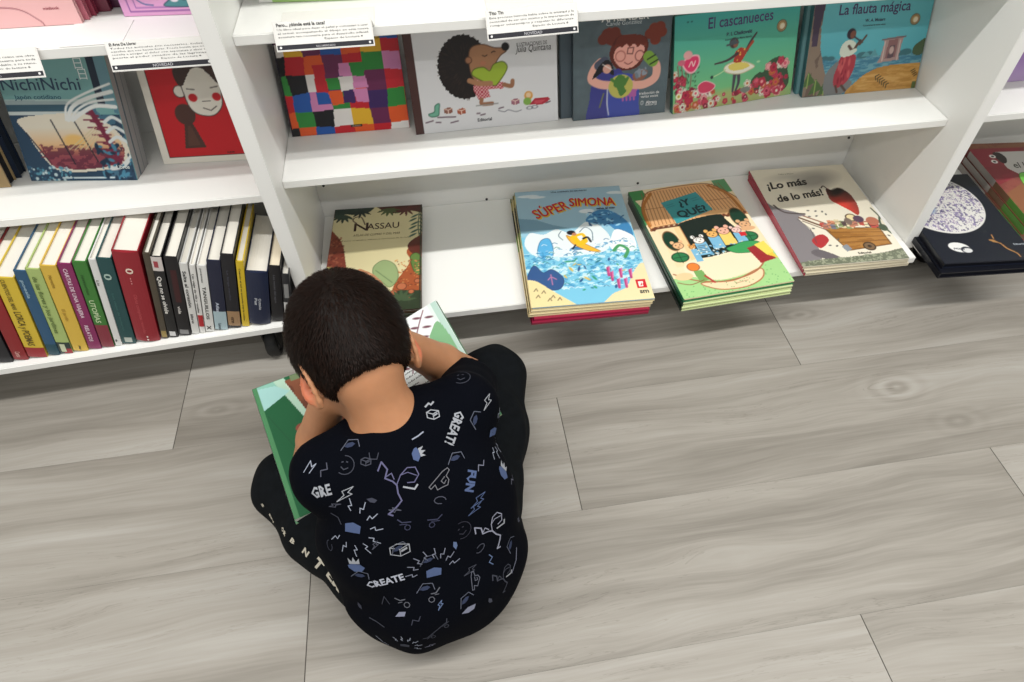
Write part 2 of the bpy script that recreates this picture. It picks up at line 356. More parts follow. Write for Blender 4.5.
# ---- cover art (generic stand-in for the patchwork cover)
def art_patch(w, h):
    a = Art(w, h, '#b8202c'); rs = random.Random(11)
    cols = ['#c41e2a', '#2f8a3a', '#1f57a8', '#e35a24', '#3d2160', '#d587b8', '#e9b52c', '#0f0d14', '#e8e4e0', '#6a2450']
    xs = [0, .06, .21, .37, .53, .69, .85, 1.0]; ys = [0, .08, .24, .42, .60, .78, .90, 1]
    J = {}
    def pt(i, j):
        if (i, j) not in J: J[i, j] = (xs[i] + (rs.uniform(-.012, .012) if 0 < i < 7 else 0), ys[j] + (rs.uniform(-.012, .012) if 0 < j < 7 else 0))
        return J[i, j]
    last = None; grid = {}
    for j in range(7):
        for i in range(7):
            c = rs.choice([q for q in cols if q not in (grid.get((i - 1, j)), grid.get((i, j - 1)), grid.get((i - 1, j - 1)))]); grid[i, j] = c
            a.poly([pt(i, j), pt(i + 1, j), pt(i + 1, j + 1), pt(i, j + 1)], c)
    # inner block of smaller tilted patches
    for j in range(3):
        for i in range(4):
            x = .27 + i * .105; y = .30 + j * .13; q = .014
            c = rs.choice(cols)
            a.poly([(x + rs.uniform(-q, q), y + rs.uniform(-q, q)), (x + .105 + rs.uniform(-q, q), y + rs.uniform(-q, q)), (x + .105, y + .13), (x + rs.uniform(-q, q), y + .13)], c)
    a.rect(.5, .055, .6, .075, '#181018'); a.rect(.0, 0, .012, 1, '#20182a')
    a.ell(.83, .93, .028, .028, '#8a6a20'); a.ell(.83, .93, .018, .018, '#c8a860'); a.text('aniversario', .515, .058, width=.07, col='#d8c8b0')
    return a
def art_hedgehog(w, h):
    a = Art(w, h, '#dcdcde'); r = w / h
    q = lambda x, y: (x, 1 - y)                                      # y measured downward
    rs = np.random.RandomState(4)
    a.rect(0, 0, .055, 1, '#4a2f2c'); sx_ = .035
    # round spiky back
    pts = []; n = 64
    for i in range(n):
        t = 2 * math.pi * i / n; rr = 1 + (.035 if i % 2 else -.01); pts.append((.37 + .17 * rr * math.cos(t) * 1.0, .635 + .31 * rr * math.sin(t)))
    a.poly(pts, '#1b1413')
    for i in range(160):
        t = rs.uniform(0, 6.28); k = rs.uniform(.3, .97); x, y = .37 + .17 * k * math.cos(t), .635 + .31 * k * math.sin(t)
        a.line([(x, y), (x + .02 * math.cos(t), y + .03 * math.sin(t))], '#33241f', .004, .6)
    a.blob([q(*p) for p in ((.42, .2), (.5, .16), (.58, .2), (.63, .21), (.66, .24), (.62, .28), (.58, .36), (.55, .48), (.45, .52), (.41, .4))], '#a97a58', edge='#5a3a28')
    a.ell(.655, .80, .026, .026, '#0c0a0c'); a.ring(.405, .70, .02, .02, '#5a3a28'); a.ell(.405, .70, .018, .018, '#9a6a4c')
    a.curve([(.50, .735), (.515, .725), (.53, .735)], '#241410', .005); a.curve([(.56, .755), (.575, .765), (.585, .76)], '#241410', .005)
    a.ell(.50, .66, .02, .014, '#b87458', a=.7)
    # body, checked trousers, legs
    a.poly([q(*p) for p in ((.43, .5), (.56, .52), (.64, .55), (.62, .61), (.52, .6), (.53, .68), (.45, .7), (.42, .6))], '#b0384a')
    m = a.mask([q(*p) for p in ((.43, .5), (.56, .52), (.64, .55), (.62, .61), (.52, .6), (.53, .68), (.45, .7), (.42, .6))]); ck = ((np.sin(a.X * 1100) > 0) ^ (np.sin(a.Y * 1100) > 0)).astype(float); a.blend(m * ck * .75, '#e8c4c0')
    a.curve([(.63, .43), (.68, .41), (.69, .46)], '#9a6a4c', .028); a.curve([(.47, .30), (.47, .255), (.54, .25)], '#9a6a4c', .026)
    a.line([(.43, .24), (.58, .245)], '#8a8a88', .007)
    # green heart cushion, arm over it
    a.blob([q(*p) for p in ((.42, .44), (.44, .39), (.50, .38), (.54, .42), (.57, .36), (.63, .34), (.66, .39), (.64, .46), (.59, .55), (.57, .57), (.53, .55), (.46, .49))], '#9cb437', edge='#56661c')
    a.curve([q(*p) for p in ((.40, .50), (.46, .535), (.54, .545))], '#a97a58', .034)
    # toys
    a.blob([q(*p) for p in ((.10, .80), (.14, .78), (.15, .72), (.18, .70), (.175, .76), (.165, .82), (.12, .83))], '#6fae95', edge='#3a6a58')
    for x, y, c in ((.235, .78, '#8a5a4c'), (.325, .80, '#a8553c'), (.70, .755, '#9a6070')):
        a.poly([q(x - .028, y - .02), q(x + .01, y - .035), q(x + .03, y - .02), q(x + .028, y + .025), q(x - .01, y + .035), q(x - .028, y + .02)], c); a.line([q(x - .028, y - .02), q(x, y - .005), q(x + .03, y - .02)], '#f0d8c8', .004); a.line([q(x, y - .005), q(x, y + .03)], '#f0d8c8', .004)
    a.poly([q(*p) for p in ((.80, .80), (.84, .74), (.93, .74), (.95, .765), (.89, .815))], '#b02a3c'); a.poly([q(*p) for p in ((.83, .79), (.845, .76), (.91, .765), (.88, .80))], '#c84a58')
    a.ell(.795, .295, .03, .03, '#d89a48'); a.ell(.795, .30, .018, .018, '#e8c8a0'); a.ell(.785, .235, .028, .026, '#7da84a')
    for x, y, l, rt in ((.10, .885, .05, .3), (.16, .89, .03, -.2), (.27, .91, .05, .25), (.44, .84, .02, 0), (.47, .86, .03, .2), (.60, .81, .03, .3), (.93, .80, .03, .4), (.22, .84, .12, -.1)):
        a.line([q(x - l / 2, y), q(x + l / 2, y - l * rt)], '#6a5560', .009)
    a.curve([q(.58, .83), q(.62, .85), q(.65, .835), q(.70, .86), q(.74, .85)], '#70707a', .004); a.ring(.80, .165, .02, .01, '#70707a', .004); a.ring(.835, .17, .02, .01, '#70707a', .004)
    a.text('ILUSTRACIONES DE', .73, .79, width=.205, size=.034, col='#303034'); a.text('Júlia Quintana', .72, .735, width=.24, size=.06, col='#303034', shear=.3)
    a.text('Editorial', .43, .075, width=.10, col='#303034', bold=.02)
    return a
def art_dark(w, h):
    a = Art(w, h, '#56646a'); n = a.noise(60, 2); a.img *= (.9 + .2 * n)[..., None]
    q = lambda x, y: (x, 1 - y)
    a.curve([q(.40, .24), q(.30, .18), q(.36, .12)], '#7a3020', .06)
    for p in ((.30, .20), (.34, .15), (.42, .14), (.37, .2), (.44, .19)): a.ell(p[0], 1 - p[1], .055, .05, '#6f2d1f')
    for p in ((.78, .18), (.82, .13), (.88, .12), (.85, .19), (.90, .17), (.84, .24)): a.ell(p[0], 1 - p[1], .055, .05, '#7c3220')
    # hair, face
    a.blob([q(*p) for p in ((.40, .25), (.46, .18), (.60, .17), (.73, .2), (.77, .28), (.74, .40), (.66, .50), (.50, .52), (.40, .44), (.37, .34))], '#5e2419')
    a.blob([q(*p) for p in ((.44, .30), (.56, .26), (.72, .29), (.71, .40), (.62, .49), (.50, .49), (.42, .40))], '#e3a294')
    a.blob([q(*p) for p in ((.42, .30), (.46, .19), (.60, .17), (.74, .22), (.75, .30), (.70, .27), (.66, .30), (.62, .26), (.58, .29), (.54, .26), (.50, .29), (.46, .27))], '#6f2b1c')
    a.ring(.485, .625, .05, .05, '#b56a60', .012); a.ring(.685, .615, .045, .05, '#8a4a48', .01); a.line([q(.56, .30), q(.62, .30), q(.61, .36), q(.555, .355), q(.56, .30)], '#6a3a38', .01); a.curve([q(.53, .44), q(.57, .46), q(.61, .44)], '#7a3030', .008)
    # jumper with striped sleeves, dungarees
    a.blob([q(*p) for p in ((.20, .62), (.30, .52), (.42, .50), (.52, .56), (.52, 1.03), (.16, 1.03), (.17, .8))], '#3a3c86')
    a.blob([q(*p) for p in ((.40, .60), (.55, .55), (.68, .62), (.70, .85), (.69, 1.03), (.38, 1.03))], '#3c4aa0')
    a.poly([q(*p) for p in ((.52, .62), (.68, .66), (.67, .80), (.50, .78))], '#a85a9c'); 
    for x in (.52, .56, .60, .64): a.line([q(x, .76), q(x + .01, .83)], '#a85a9c', .02)
    a.curve([q(*p) for p in ((.28, .42), (.22, .48), (.19, .58), (.28, .64), (.40, .66))], '#e2a898', .085)
    a.curve([q(*p) for p in ((.80, .42), (.87, .50), (.86, .62), (.74, .68), (.60, .67))], '#e2a898', .085)
    a.curve([q(*p) for p in ((.78, .40), (.83, .45))], '#79a03c', .11); a.line([q(.77, .43), q(.85, .39)], '#27331c', .014); a.line([q(.80, .48), q(.88, .44)], '#27331c', .014)
    a.curve([q(*p) for p in ((.32, .41), (.26, .45))], '#4a4f60', .09)
    # long-haired doll and cactus
    a.blob([q(*p) for p in ((.20, .58), (.26, .46), (.34, .40), (.40, .44), (.42, .56), (.36, .52), (.30, .52))], '#17151c'); a.ell(.35, .51, .045, .045, '#d8a090'); a.line([q(.30, .44), q(.40, .50)], '#ece6e0', .008)
    a.ell(.50, .32, .13, .12, '#b9b35a'); a.blob([q(*p) for p in ((.45, .58), (.50, .56), (.55, .60), (.54, .68), (.56, .74), (.50, .78), (.46, .70), (.42, .66))], '#4a7a36'); a.line([q(.40, .6), q(.45, .64)], '#4a7a36', .03); a.line([q(.57, .60), q(.54, .66)], '#4a7a36', .03)
    a.blob([q(*p) for p in ((.62, .58), (.70, .52), (.78, .55), (.74, .62), (.66, .64))], '#8d5a48'); a.speckle((.66, .40, .8, .5), ['#707c88', '#8a94a0'], 10, (.008, .02), 1.8)
    a.curve([q(.36, .70), q(.36, .85), q(.38, .97)], '#b8bcd0', .014); a.curve([q(.32, .74), q(.28, .88)], '#6a7050', .016)
    a.text('Cande González', .33, .925, width=.36, col='#c8d0d4', shear=.15); a.text('APRENDER', .28, .965, width=.48, col='#d8d8d4', bold=.02)
    a.text('traducción de', .70, .215, width=.22, col='#d8d8d8', bold=.01); a.text('varias voces', .72, .18, width=.19, col='#d8d8d8', bold=.01); a.ring(.74, .125, .014, .018, '#d8d8d8', .005); a.text('Abrazo', .78, .115, width=.12, col='#d8d8d8', bold=.02); a.text('Editorial', .78, .092, width=.12, col='#d8d8d8')
    return a
def flowers(a, box, n, seed, r=(.012, .03)):
    rs = np.random.RandomState(seed); pal = ['#c43a54', '#d85a70', '#b82a44', '#e8a0a0', '#e2e0cc', '#c86a3c', '#8a2038']
    for i in range(n):
        x, y = rs.uniform(box[0], box[2]), rs.uniform(box[1], box[3]); q = rs.uniform(*r); c = pal[rs.randint(len(pal))]
        for k in range(5): a.ell(x + q * .7 * math.cos(k * 1.257 + i), y + q * .7 * math.sin(k * 1.257 + i) * a.w / a.h, q * .55, q * .55, c)
        a.ell(x, y, q * .4, q * .4, pal[(i + 3) % 7]); a.ring(x, y, q * .9, q * .9, '#5a2a30', .003, a=.5)
def art_nutcracker(w, h):
    a = Art(w, h); a.grad('#7cc07c', '#45ada6', .1, .95); q = lambda x, y: (x, 1 - y)
    a.ell(.5, .02, .5, .10, '#a8b070', soft=.05); n = a.noise(90, 3)
    a.blob([q(*p) for p in ((.64, .78), (.70, .70), (.74, .70), (.78, .60), (.86, .56), (.93, .60), (.95, .72), (.97, .86), (.9, .95), (.68, .92))], '#39523a')
    rs = np.random.RandomState(8)
    for k in range(60): a.ell(rs.uniform(0, .2), rs.uniform(.15, .5), .01, .005, '#3f6a4a', rs.uniform(0, 3))
    for x0 in (.02, .05, .08, .12): a.curve([(x0, .12), (x0 + .02, .35), (x0 + .01, .50)], '#8a5a50', .008)
    flowers(a, (0, .18, .10, .42), 18, 2, (.012, .022)); flowers(a, (.02, .0, .36, .22), 46, 3); flowers(a, (.36, .02, .62, .14), 20, 5, (.010, .02)); flowers(a, (.6, .03, .95, .24), 40, 6); flowers(a, (.78, .28, .93, .42), 7, 9, (.02, .032))
    a.blob([q(*p) for p in ((.07, .48), (.12, .42), (.19, .42), (.2, .5), (.16, .58), (.11, .57))], '#e2386a', edge='#f2b8c0', et=.012); a.ell(.11, .60, .035, .03, '#e8a8a8'); a.ell(.06, .53, .03, .02, '#cf6a80'); a.curve([q(.12, .52), q(.14, .47), q(.155, .52), q(.17, .47)], '#f6d8d0', .008)
    a.blob([q(*p) for p in ((.20, .74), (.26, .70), (.34, .76), (.30, .82), (.22, .82))], '#cf4060', edge='#f0c0c8'); a.ell(.045, .18, .024, .024, '#e8e2c0'); a.ell(.045, .18, .01, .01, '#b8a030')
    # dancer
    a.curve([q(.50, .66), q(.495, .76), q(.49, .86)], '#47414e', .03, t1=.014); a.curve([q(.53, .67), q(.535, .77), q(.515, .855)], '#4a4452', .03, t1=.014)
    a.blob([q(*p) for p in ((.42, .57), (.50, .54), (.58, .56), (.66, .62), (.62, .655), (.54, .68), (.46, .66), (.41, .62))], '#ece8d8', edge='#c8b890'); a.blob([q(*p) for p in ((.44, .58), (.50, .55), (.58, .57), (.62, .61), (.55, .64), (.47, .63))], '#e3cf6a')
    a.poly([q(*p) for p in ((.49, .44), (.53, .40), (.60, .43), (.57, .50), (.54, .56), (.48, .55))], '#b33a2e'); a.speckle((.5, .46, .58, .58), ['#e8c050'], 8, (.005, .008))
    a.curve([q(.51, .46), q(.43, .515), q(.33, .535)], '#47383c', .022, t1=.010); a.curve([q(.585, .44), q(.61, .36), q(.655, .275)], '#47383c', .026, t1=.012); a.line([q(.57, .46), q(.63, .36)], '#a8442e', .02)
    a.ell(.475, .655, .036, .036, '#4a3432'); a.ell(.49, .64, .02, .024, '#8a5a48'); a.poly([q(.435, .325), q(.49, .305), q(.50, .355), q(.45, .365)], '#4a5258'); a.line([q(.42, .36), q(.51, .345)], '#4a5258', .014)
    a.curve([q(.32, .67), q(.38, .64), q(.42, .61)], '#b8d8a0', .008); a.ell(.31, .33, .012, .012, '#2a3a38'); a.ell(.69, .42, .015, .008, '#a8d8a8')
    a.blob([q(.55, .86), q(.60, .83), q(.64, .86), q(.60, .90)], '#7a8078')
    a.ell(.86, .76, .042, .042, '#5a4a38'); a.ell(.86, .76, .036, .036, '#c8b078'); a.ell(.865, .755, .02, .02, '#e8dcc0'); a.ring(.86, .76, .028, .028, '#8a5a3c', .006)
    a.text('El cascanueces', .26, .835, width=.52, size=.105, col='#4d4372', bold=.012); a.text('P. I. Chaikovski', .41, .735, width=.205, col='#3c4a60', bold=.03); a.text('Ilustraciones de Mayra Bianchi', .40, .69, width=.215, col='#3c5a60', bold=.02)
    for x in (.1, .13): a.ell(x, .93, .008, .006, '#2a6a6a')
    return a
def art_flute(w, h):
    a = Art(w, h); a.grad('#52a6b4', '#6cc0c8', .3, 1); q = lambda x, y: (x, 1 - y)
    a.rect(0, 0, 1, .40, '#4f8aa0'); n = a.noise(70, 7, 6)
    a.blend((a.mask([(0, 0), (1, 0), (1, .40), (0, .40)])) * (n > .55) * .6, '#35708a'); a.blend((a.mask([(0, 0), (1, 0), (1, .40), (0, .40)])) * (n < .4) * .5, '#86b4b8')
    for x, y, r in ((.15, .42, .03), (.2, .41, .035), (.47, .42, .05), (.53, .43, .04), (.7, .40, .03), (.85, .42, .05), (.80, .41, .04)): a.ell(x, y, r, r * .5, '#3d6f78')
    a.poly([(.46, .40), (.5, .46), (.54, .41), (.57, .48), (.61, .40)], '#5a98a0')
    a.blob([(.97, .37), (.91, .40), (.91, .47), (.96, .53), (1.0, .55), (1.04, .45)], '#4a5d40')
    # sandy bank
    a.blob([(.40, -.05), (.48, .16), (.62, .26), (.80, .285), (1.05, .25), (1.05, -.1)], '#c3924a'); n2 = a.noise(40, 9, 8); sm = a.mask([(.40, 0), (.48, .18), (.62, .27), (.80, .29), (1, .26), (1, 0)]); a.blend(sm * (n2 > .55) * .5, '#a8742e'); a.blend(sm * (n2 < .38) * .4, '#dab070')
    a.rect(.96, 0, 1, .08, '#5a6a3c')
    # gateway
    a.poly([q(.63, .42), q(.81, .40), q(.80, .44), q(.79, .62), q(.80, .66), q(.61, .68), q(.63, .62), q(.645, .46)], '#a68a86')
    a.poly([q(.68, .44), q(.76, .43), q(.76, .63), q(.67, .64)], '#8a6262'); a.poly([q(.70, .50), q(.74, .495), q(.745, .63), q(.69, .64)], '#5d4a52'); a.ell(.718, .45, .02, .03, '#c0a49c'); a.line([q(.62, .43), q(.82, .41)], '#6a5a5c', .01)
    for x in (.65, .78): a.line([q(x, .45), q(x, .66)], '#cdb4ac', .01)
    # tree
    a.poly([q(.00, .0), q(.09, .0), q(.08, .25), q(.10, .48), q(.16, .72), q(.28, 1.0), q(.0, 1.0)], '#8a7868'); n3 = a.noise(60, 5, .3); tm = a.mask([q(.00, .0), q(.09, .0), q(.08, .25), q(.10, .48), q(.16, .72), q(.28, 1.0), q(.0, 1.0)]); a.blend(tm * (n3 > .55) * .6, '#5c4a44'); a.poly([q(.0, 0), q(.09, 0), q(.07, .22), q(.065, .45), q(.02, .45)], '#4a3c50')
    for (x, y) in ((.03, .1), (.10, .02), (.18, .0)): a.poly([(x - .05, y), (x, y + .18), (x + .07, y + .06)], '#4c6a3a'); a.line([(x, y), (x, y + .16)], '#9ab060', .008)
    a.blob([(.2, .0), (.17, .2), (.24, .35), (.33, .38), (.36, .2), (.42, .12), (.34, 0)], '#7a7c7c')
    # flute player
    a.blob([q(*p) for p in ((.29, .58), (.38, .56), (.42, .60), (.41, .75), (.36, .88), (.28, .92), (.25, .82), (.27, .68))], '#a83844'); a.speckle((.28, .15, .38, .4), ['#8a2434', '#c85a5c'], 20, (.004, .012), 3, 1.6)
    a.blob([q(*p) for p in ((.30, .42), (.36, .41), (.40, .46), (.39, .56), (.29, .58), (.27, .50))], '#d5dccc'); a.curve([q(.34, .47), q(.38, .52), q(.41, .46), q(.43, .42)], '#5a4238', .022); a.curve([q(.30, .5), q(.32, .55), q(.40, .52)], '#d5dccc', .03)
    a.ell(.345, .66, .038, .04, '#2c2230'); a.ell(.36, .65, .024, .03, '#7a4c3c'); a.line([q(.375, .375), q(.45, .44)], '#3a3038', .012); a.line([q(.43, .46), q(.475, .37)], '#5a4238', .016)
    a.line([q(.33, .90), q(.37, .96)], '#5a4238', .02); a.line([q(.28, .90), q(.30, .97)], '#5a4238', .018)
    for k in range(6): a.line([(.62 + k * .022, .17 - k * .02), (.65 + k * .02, .19 - k * .022)], '#3f3824', .008); a.line([(.62 + k * .022, .17 - k * .02), (.63 + k * .02, .13 - k * .02)], '#3f3824', .008)
    for k in range(4): a.line([(.93 + k * .012, .20 - k * .02), (.96 + k * .01, .22 - k * .02)], '#3f3824', .008)
    a.ell(.87, .765, .042, .042, '#5a4a38'); a.ell(.87, .765, .036, .036, '#c8b078'); a.ell(.875, .76, .02, .02, '#e8dcc0'); a.ring(.87, .765, .028, .028, '#8a5a3c', .006)
    a.text('La flauta mágica', .21, .865, width=.60, size=.105, col='#483c66', bold=.012); a.text('W. A. Mozart', .44, .775, width=.17, col='#3c4a60', bold=.03); a.text('Ilustraciones de varias manos', .43, .73, width=.19, col='#3c5a60', bold=.02)
    return a
def art_surf(w, h):
    a = Art(w, h); a.grad('#8fcbe2', '#a9c6d6', .3, 1); q = lambda x, y: (x, 1 - y)
    a.rect(0, .62, 1, 1, '#9fbfd0', .6)
    for x, y, rx, ry in ((.12, .95, .10, .022), (.2, .935, .08, .018), (.93, .935, .07, .022), (.99, .93, .06, .02), (.63, .77, .07, .03), (.7, .74, .08, .02)): a.ell(x, y, rx, ry, '#dfe8ec')
    n = a.noise(30, 3); a.blend(a.mask([(0, .62), (0, .74), (.15, .72), (.3, .66), (.45, .62)]) * .8, '#6f96ac')
    # sea
    a.blob([q(-.05, .50), q(.1, .44), (.25, .54), q(.45, .50), q(.7, .52), q(1.05, .44), q(1.05, 1.05), q(-.05, 1.05)], '#7cc4e0')
    a.blob([q(*p) for p in ((.02, .50), (.08, .40), (.2, .42), (.32, .38), (.45, .42), (.60, .33), (.72, .38), (.78, .50), (.70, .60), (.5, .62), (.3, .62), (.1, .60))], '#e6eef0')
    a.blob([q(*p) for p in ((.60, .32), (.70, .24), (.82, .23), (.93, .30), (.99, .40), (.97, .50), (.86, .44), (.80, .38), (.70, .36))], '#3f83b6'); a.speckle((.62, .62, .95, .76), ['#2a5c8c', '#9cd0e8'], 40, (.004, .012), 2.5)
    a.blob([q(*p) for p in ((.78, .50), (.84, .42), (.92, .44), (.99, .50), (.97, .60), (.85, .62), (.76, .58))], '#f0f4f4'); a.blob([q(*p) for p in ((.12, .60), (.16, .48), (.24, .46), (.26, .56), (.22, .64))], '#5aaede', edge='#2c6a98')
    rs = np.random.RandomState(6)
    m = n > .5; box = a.mask([(0, .12), (1, .12), (1, .50), (0, .42)]); n2 = a.noise(110, 12, 1.6)
    a.blend(box * (n2 > .60) * .75, '#d9eef2'); a.blend(box * (n2 < .34) * .7, '#3f8fc0')
    for i in range(90): x, y = rs.uniform(.05, .98), rs.uniform(.1, .5); a.curve([(x, y), (x + .02, y + .01), (x + .045, y)], ['#2a6a9a', '#e8f2f4', '#3a8a80'][i % 3], .006)
    for i in range(26): x, y = rs.uniform(.3, .85), rs.uniform(.1, .38); a.ell(x, y, rs.uniform(.012, .035), rs.uniform(.006, .012), ['#2f7a8c', '#3a9a78', '#d8b860', '#2a5a88'][i % 4], rs.uniform(0, 3))
    a.ell(.48, .44, .06, .018, '#4a86b8', -.1); a.ring(.48, .44, .06, .018, '#24507c', .005); a.curve([q(.78, .60), q(.84, .56), q(.90, .60), q(.86, .66)], '#4a9a60', .03)
    # island, sand, corals
    a.blob([q(*p) for p in ((-.03, .84), (.03, .72), (.08, .68), (.14, .74), (.22, .72), (.30, .80), (.24, .88), (.05, .86))], '#35588c', edge='#22406a'); a.curve([q(.17, .80), q(.2, .78), q(.24, .80)], '#b878a0', .01); a.line([q(.2, .76), q(.2, .84)], '#b878a0', .01)
    a.blob([q(*p) for p in ((-.05, .82), (.06, .80), (.18, .88), (.27, .94), (.40, 1.06), (-.05, 1.06))], '#ead9a2'); a.blob([q(*p) for p in ((.58, 1.05), (.66, .95), (.80, .90), (.88, .80), (.98, .72), (1.05, .78), (1.05, 1.05))], '#ecdcae')
    for x, y in ((.05, .07), (.1, .10), (.17, .06), (.04, .12), (.22, .04), (.14, .04)): a.line([(x, y), (x + .02, y + .02), (x + .03, y)], '#7a6a50', .008)
    for x, y in ((.70, .16), (.74, .10), (.78, .18), (.80, .10), (.86, .17), (.68, .2)): a.line([(x, y), (x + .005, y + .06)], '#b8407a', .022); a.line([(x + .01, y + .02), (x + .02, y + .07)], '#d870a0', .012)
    # surfer (a plain figure in yellow)
    a.blob([q(*p) for p in ((.40, .44), (.50, .50), (.62, .57), (.66, .60), (.56, .585), (.44, .52))], '#f2b83a', edge='#a86a1c')
    a.curve([q(.46, .46), q(.50, .52), q(.55, .50)], '#f0c020', .055); a.curve([q(.48, .45), q(.54, .44), q(.56, .48)], '#f0c020', .03); a.ell(.445, .58, .038, .030, '#181420'); a.ell(.47, .565, .02, .02, '#c08060'); a.curve([q(.54, .48), q(.58, .47), q(.60, .51)], '#181420', .02); a.line([q(.46, .53), q(.43, .56)], '#181420', .014)
    a.curve([q(.52, .42), q(.58, .38), q(.63, .42), q(.62, .50)], '#2a4a60', .005); a.curve([q(.36, .40), q(.33, .44), q(.36, .48)], '#2a4a60', .005)
    a.rect(.885, .085, .965, .15, '#cf2030'); a.poly([(.905, .095), (.935, .095), (.945, .135), (.905, .135)], '#f4e8e0'); a.poly([(.915, .105), (.93, .105), (.93, .125)], '#cf2030')
    a.text('sm', .895, .045, width=.075, col='#3a3a3a', bold=.03)
    for dx, dy, c in ((.012, -.010, '#e8c23c'), (.018, -.007, '#e8c23c'), (0, 0, '#c7202a'), (.005, .001, '#c7202a'), (.0025, -.003, '#c7202a')):
        a.text('SÚPER', .165 + dx, .725 + dy, width=.34, size=.18, col=c, bold=0, rot=.36, curve=.0); a.text('SIMONA', .485 + dx, .825 + dy, width=.42, size=.165, col=c, bold=0, rot=-.06)
    a.text('salva el mar', .725, .775, width=.175, col='#1c2a50', bold=.04, rot=-.02); a.text('Una aventura de los mares', .34, .965, width=.34, col='#3a4a60', bold=.02)
    return a
def animal(a, x, y, r, c, ear='round', dark='#5a3020'):
    for s in (-1, 1): a.ell(x + s * r * .8, y + r * .95 * a.w / a.h, r * .4, r * .45, c)
    a.ell(x, y, r, r * .85, c); a.ring(x, y, r, r * .85, dark, .004)
    for s in (-1, 1): a.ell(x + s * r * .4, y + .1 * r, r * .1, r * .12, '#201010')
    a.ell(x, y - r * .25, r * .16, r * .1, dark)
def art_house(w, h):
    a = Art(w, h, '#f0deb8'); q = lambda x, y: (x, 1 - y)
    a.rect(.0, .9, .14, 1, '#3f8a4c'); a.rect(.86, .86, 1, 1, '#5c9a6a'); a.blob([q(*p) for p in ((-.02, .05), (.05, .2), (.0, .35))], '#4a9458')
    a.blob([q(*p) for p in ((.03, .40), (.03, .22), (.12, .08), (.25, .02), (.75, .02), (.90, .10), (1.03, .26), (1.03, .38), (.85, .36), (.1, .38))], '#e9b47e', edge='#8a4c2a', et=.01)
    for i in range(26): x = .05 + i * .037; a.line([q(x, .36 - (.06 if x > .5 else 0)), q(.5 + (x - .5) * .86, .035)], '#96552e', .0055)
    a.line([q(.04, .20), q(.96, .20)], '#96552e', .006); a.curve([q(.03, .36), q(.06, .18), q(.2, .05)], '#b4702e', .03); a.curve([q(.97, .34), q(.93, .16), q(.8, .05)], '#b4702e', .03)
    for i in range(14): a.ell(.05 + i * .026, .60 + .012 * (i % 2), .018, .02, '#6a3c28'); a.ell(.64 + i * .026, .63 + .012 * (i % 2), .018, .02, '#6a3c28')
    a.rect(.08, .25, .27, .60, '#f0d9ae'); a.rect(.74, .25, 1, .62, '#f2dfb8')
    # doorway
    a.blob([q(*p) for p in ((.30, .74), (.28, .44), (.34, .37), (.70, .34), (.76, .40), (.80, .66))], '#152420')
    a.rect(.24, .25, .30, .60, '#eccf9a'); a.line([q(.30, .40), q(.30, .72)], '#9a5a30', .008)
    for x, y, rx, ry in ((.155, .52, .07, .13), (.89, .40, .075, .14)): a.ell(x, 1 - y, rx, ry, '#123a2a'); a.ring(x, 1 - y, rx, ry, '#7a5030', .008)
    animal(a, .19, .43, .05, '#e9b98a'); animal(a, .90, .53, .055, '#e0ae82'); a.ell(.9, .49, .08, .03, '#e0ae82')
    for x, y in ((.155, .33), (.875, .42)): a.ell(x, y, .075, .06, '#2c7a4c'); a.ring(x, y, .075, .06, '#123a24', .010); a.line([(x - .06, y), (x + .06, y)], '#123a24', .006); a.line([(x, y - .05), (x, y + .05)], '#123a24', .006)
    # plaza and grass
    a.blob([q(*p) for p in ((.18, .72), (.5, .70), (.85, .66), (1.05, .66), (1.05, .78), (.7, .86), (.4, .9), (.15, .84))], '#f2e2c2')
    a.blob([q(*p) for p in ((-.05, .86), (.15, .84), (.4, .90), (.75, .86), (1.05, .72), (1.05, 1.05), (-.05, 1.05))], '#a4d28c'); a.blob([q(*p) for p in ((.22, .90), (.5, .92), (.78, .86), (.76, .93), (.6, .98), (.4, .98), (.28, .95))], '#f0d8b0', edge='#b0704c', et=.012)
    a.curve([q(.02, .80), q(.2, .88), q(.45, .915), (.75, .13), q(.97, .72)], '#a86a48', .014)
    rs = np.random.RandomState(2)
    for i in range(90): x, y = rs.uniform(0, 1), rs.uniform(0, .16); (y < .09 or x > .8) and a.ell(x, y, .005, .004, '#4f9a58')
    # group of animals
    for x, y, r, c in ((.31, .40, .03, '#e8a860'), (.40, .45, .052, '#f2efe8'), (.55, .485, .052, '#eab468'), (.67, .50, .056, '#f0b49c'), (.79, .49, .045, '#f0c8c0')):
        a.poly([(x - r, y - .02), (x + r, y - .02), (x + r * 1.1, y - .13), (x - r * 1.1, y - .13)], '#7db8d8' if x != .67 else '#f0d070'); animal(a, x, y, r, c)
    for k in range(5): a.line([(.365 + .018 * k, .49), (.37 + .018 * k, .47)], '#101010', .007); a.line([(.36, .40 - .015 * k), (.44, .40 - .015 * k)], '#3a3a40', .005)
    for i in range(60): x, y = rs.uniform(.30, .84), rs.uniform(.30, .39); a.ell(x, y, .012, .007, ['#e8f0f0', '#5a9ac8', '#9cd0e0', '#e8e0c0'][i % 4], rs.uniform(0, 3))
    a.rect(.80, .43, .86, .465, '#d02c34')
    # crocodile in a red and yellow coat, child in front
    a.blob([q(*p) for p in ((.60, .66), (.68, .64), (.80, .62), (.92, .64), (.92, .72), (.80, .72), (.66, .705))], '#3e9c5a', edge='#1c6038'); a.poly([q(.78, .68), q(.90, .66), q(.98, .80), q(.82, .82)], '#9c2c30'); a.poly([q(.88, .68), q(.98, .74), q(1.0, .80), q(.92, .76)], '#ecc84a'); a.poly([q(.86, .66), q(.97, .64), q(1.0, .74), q(.92, .76)], '#f0d860')
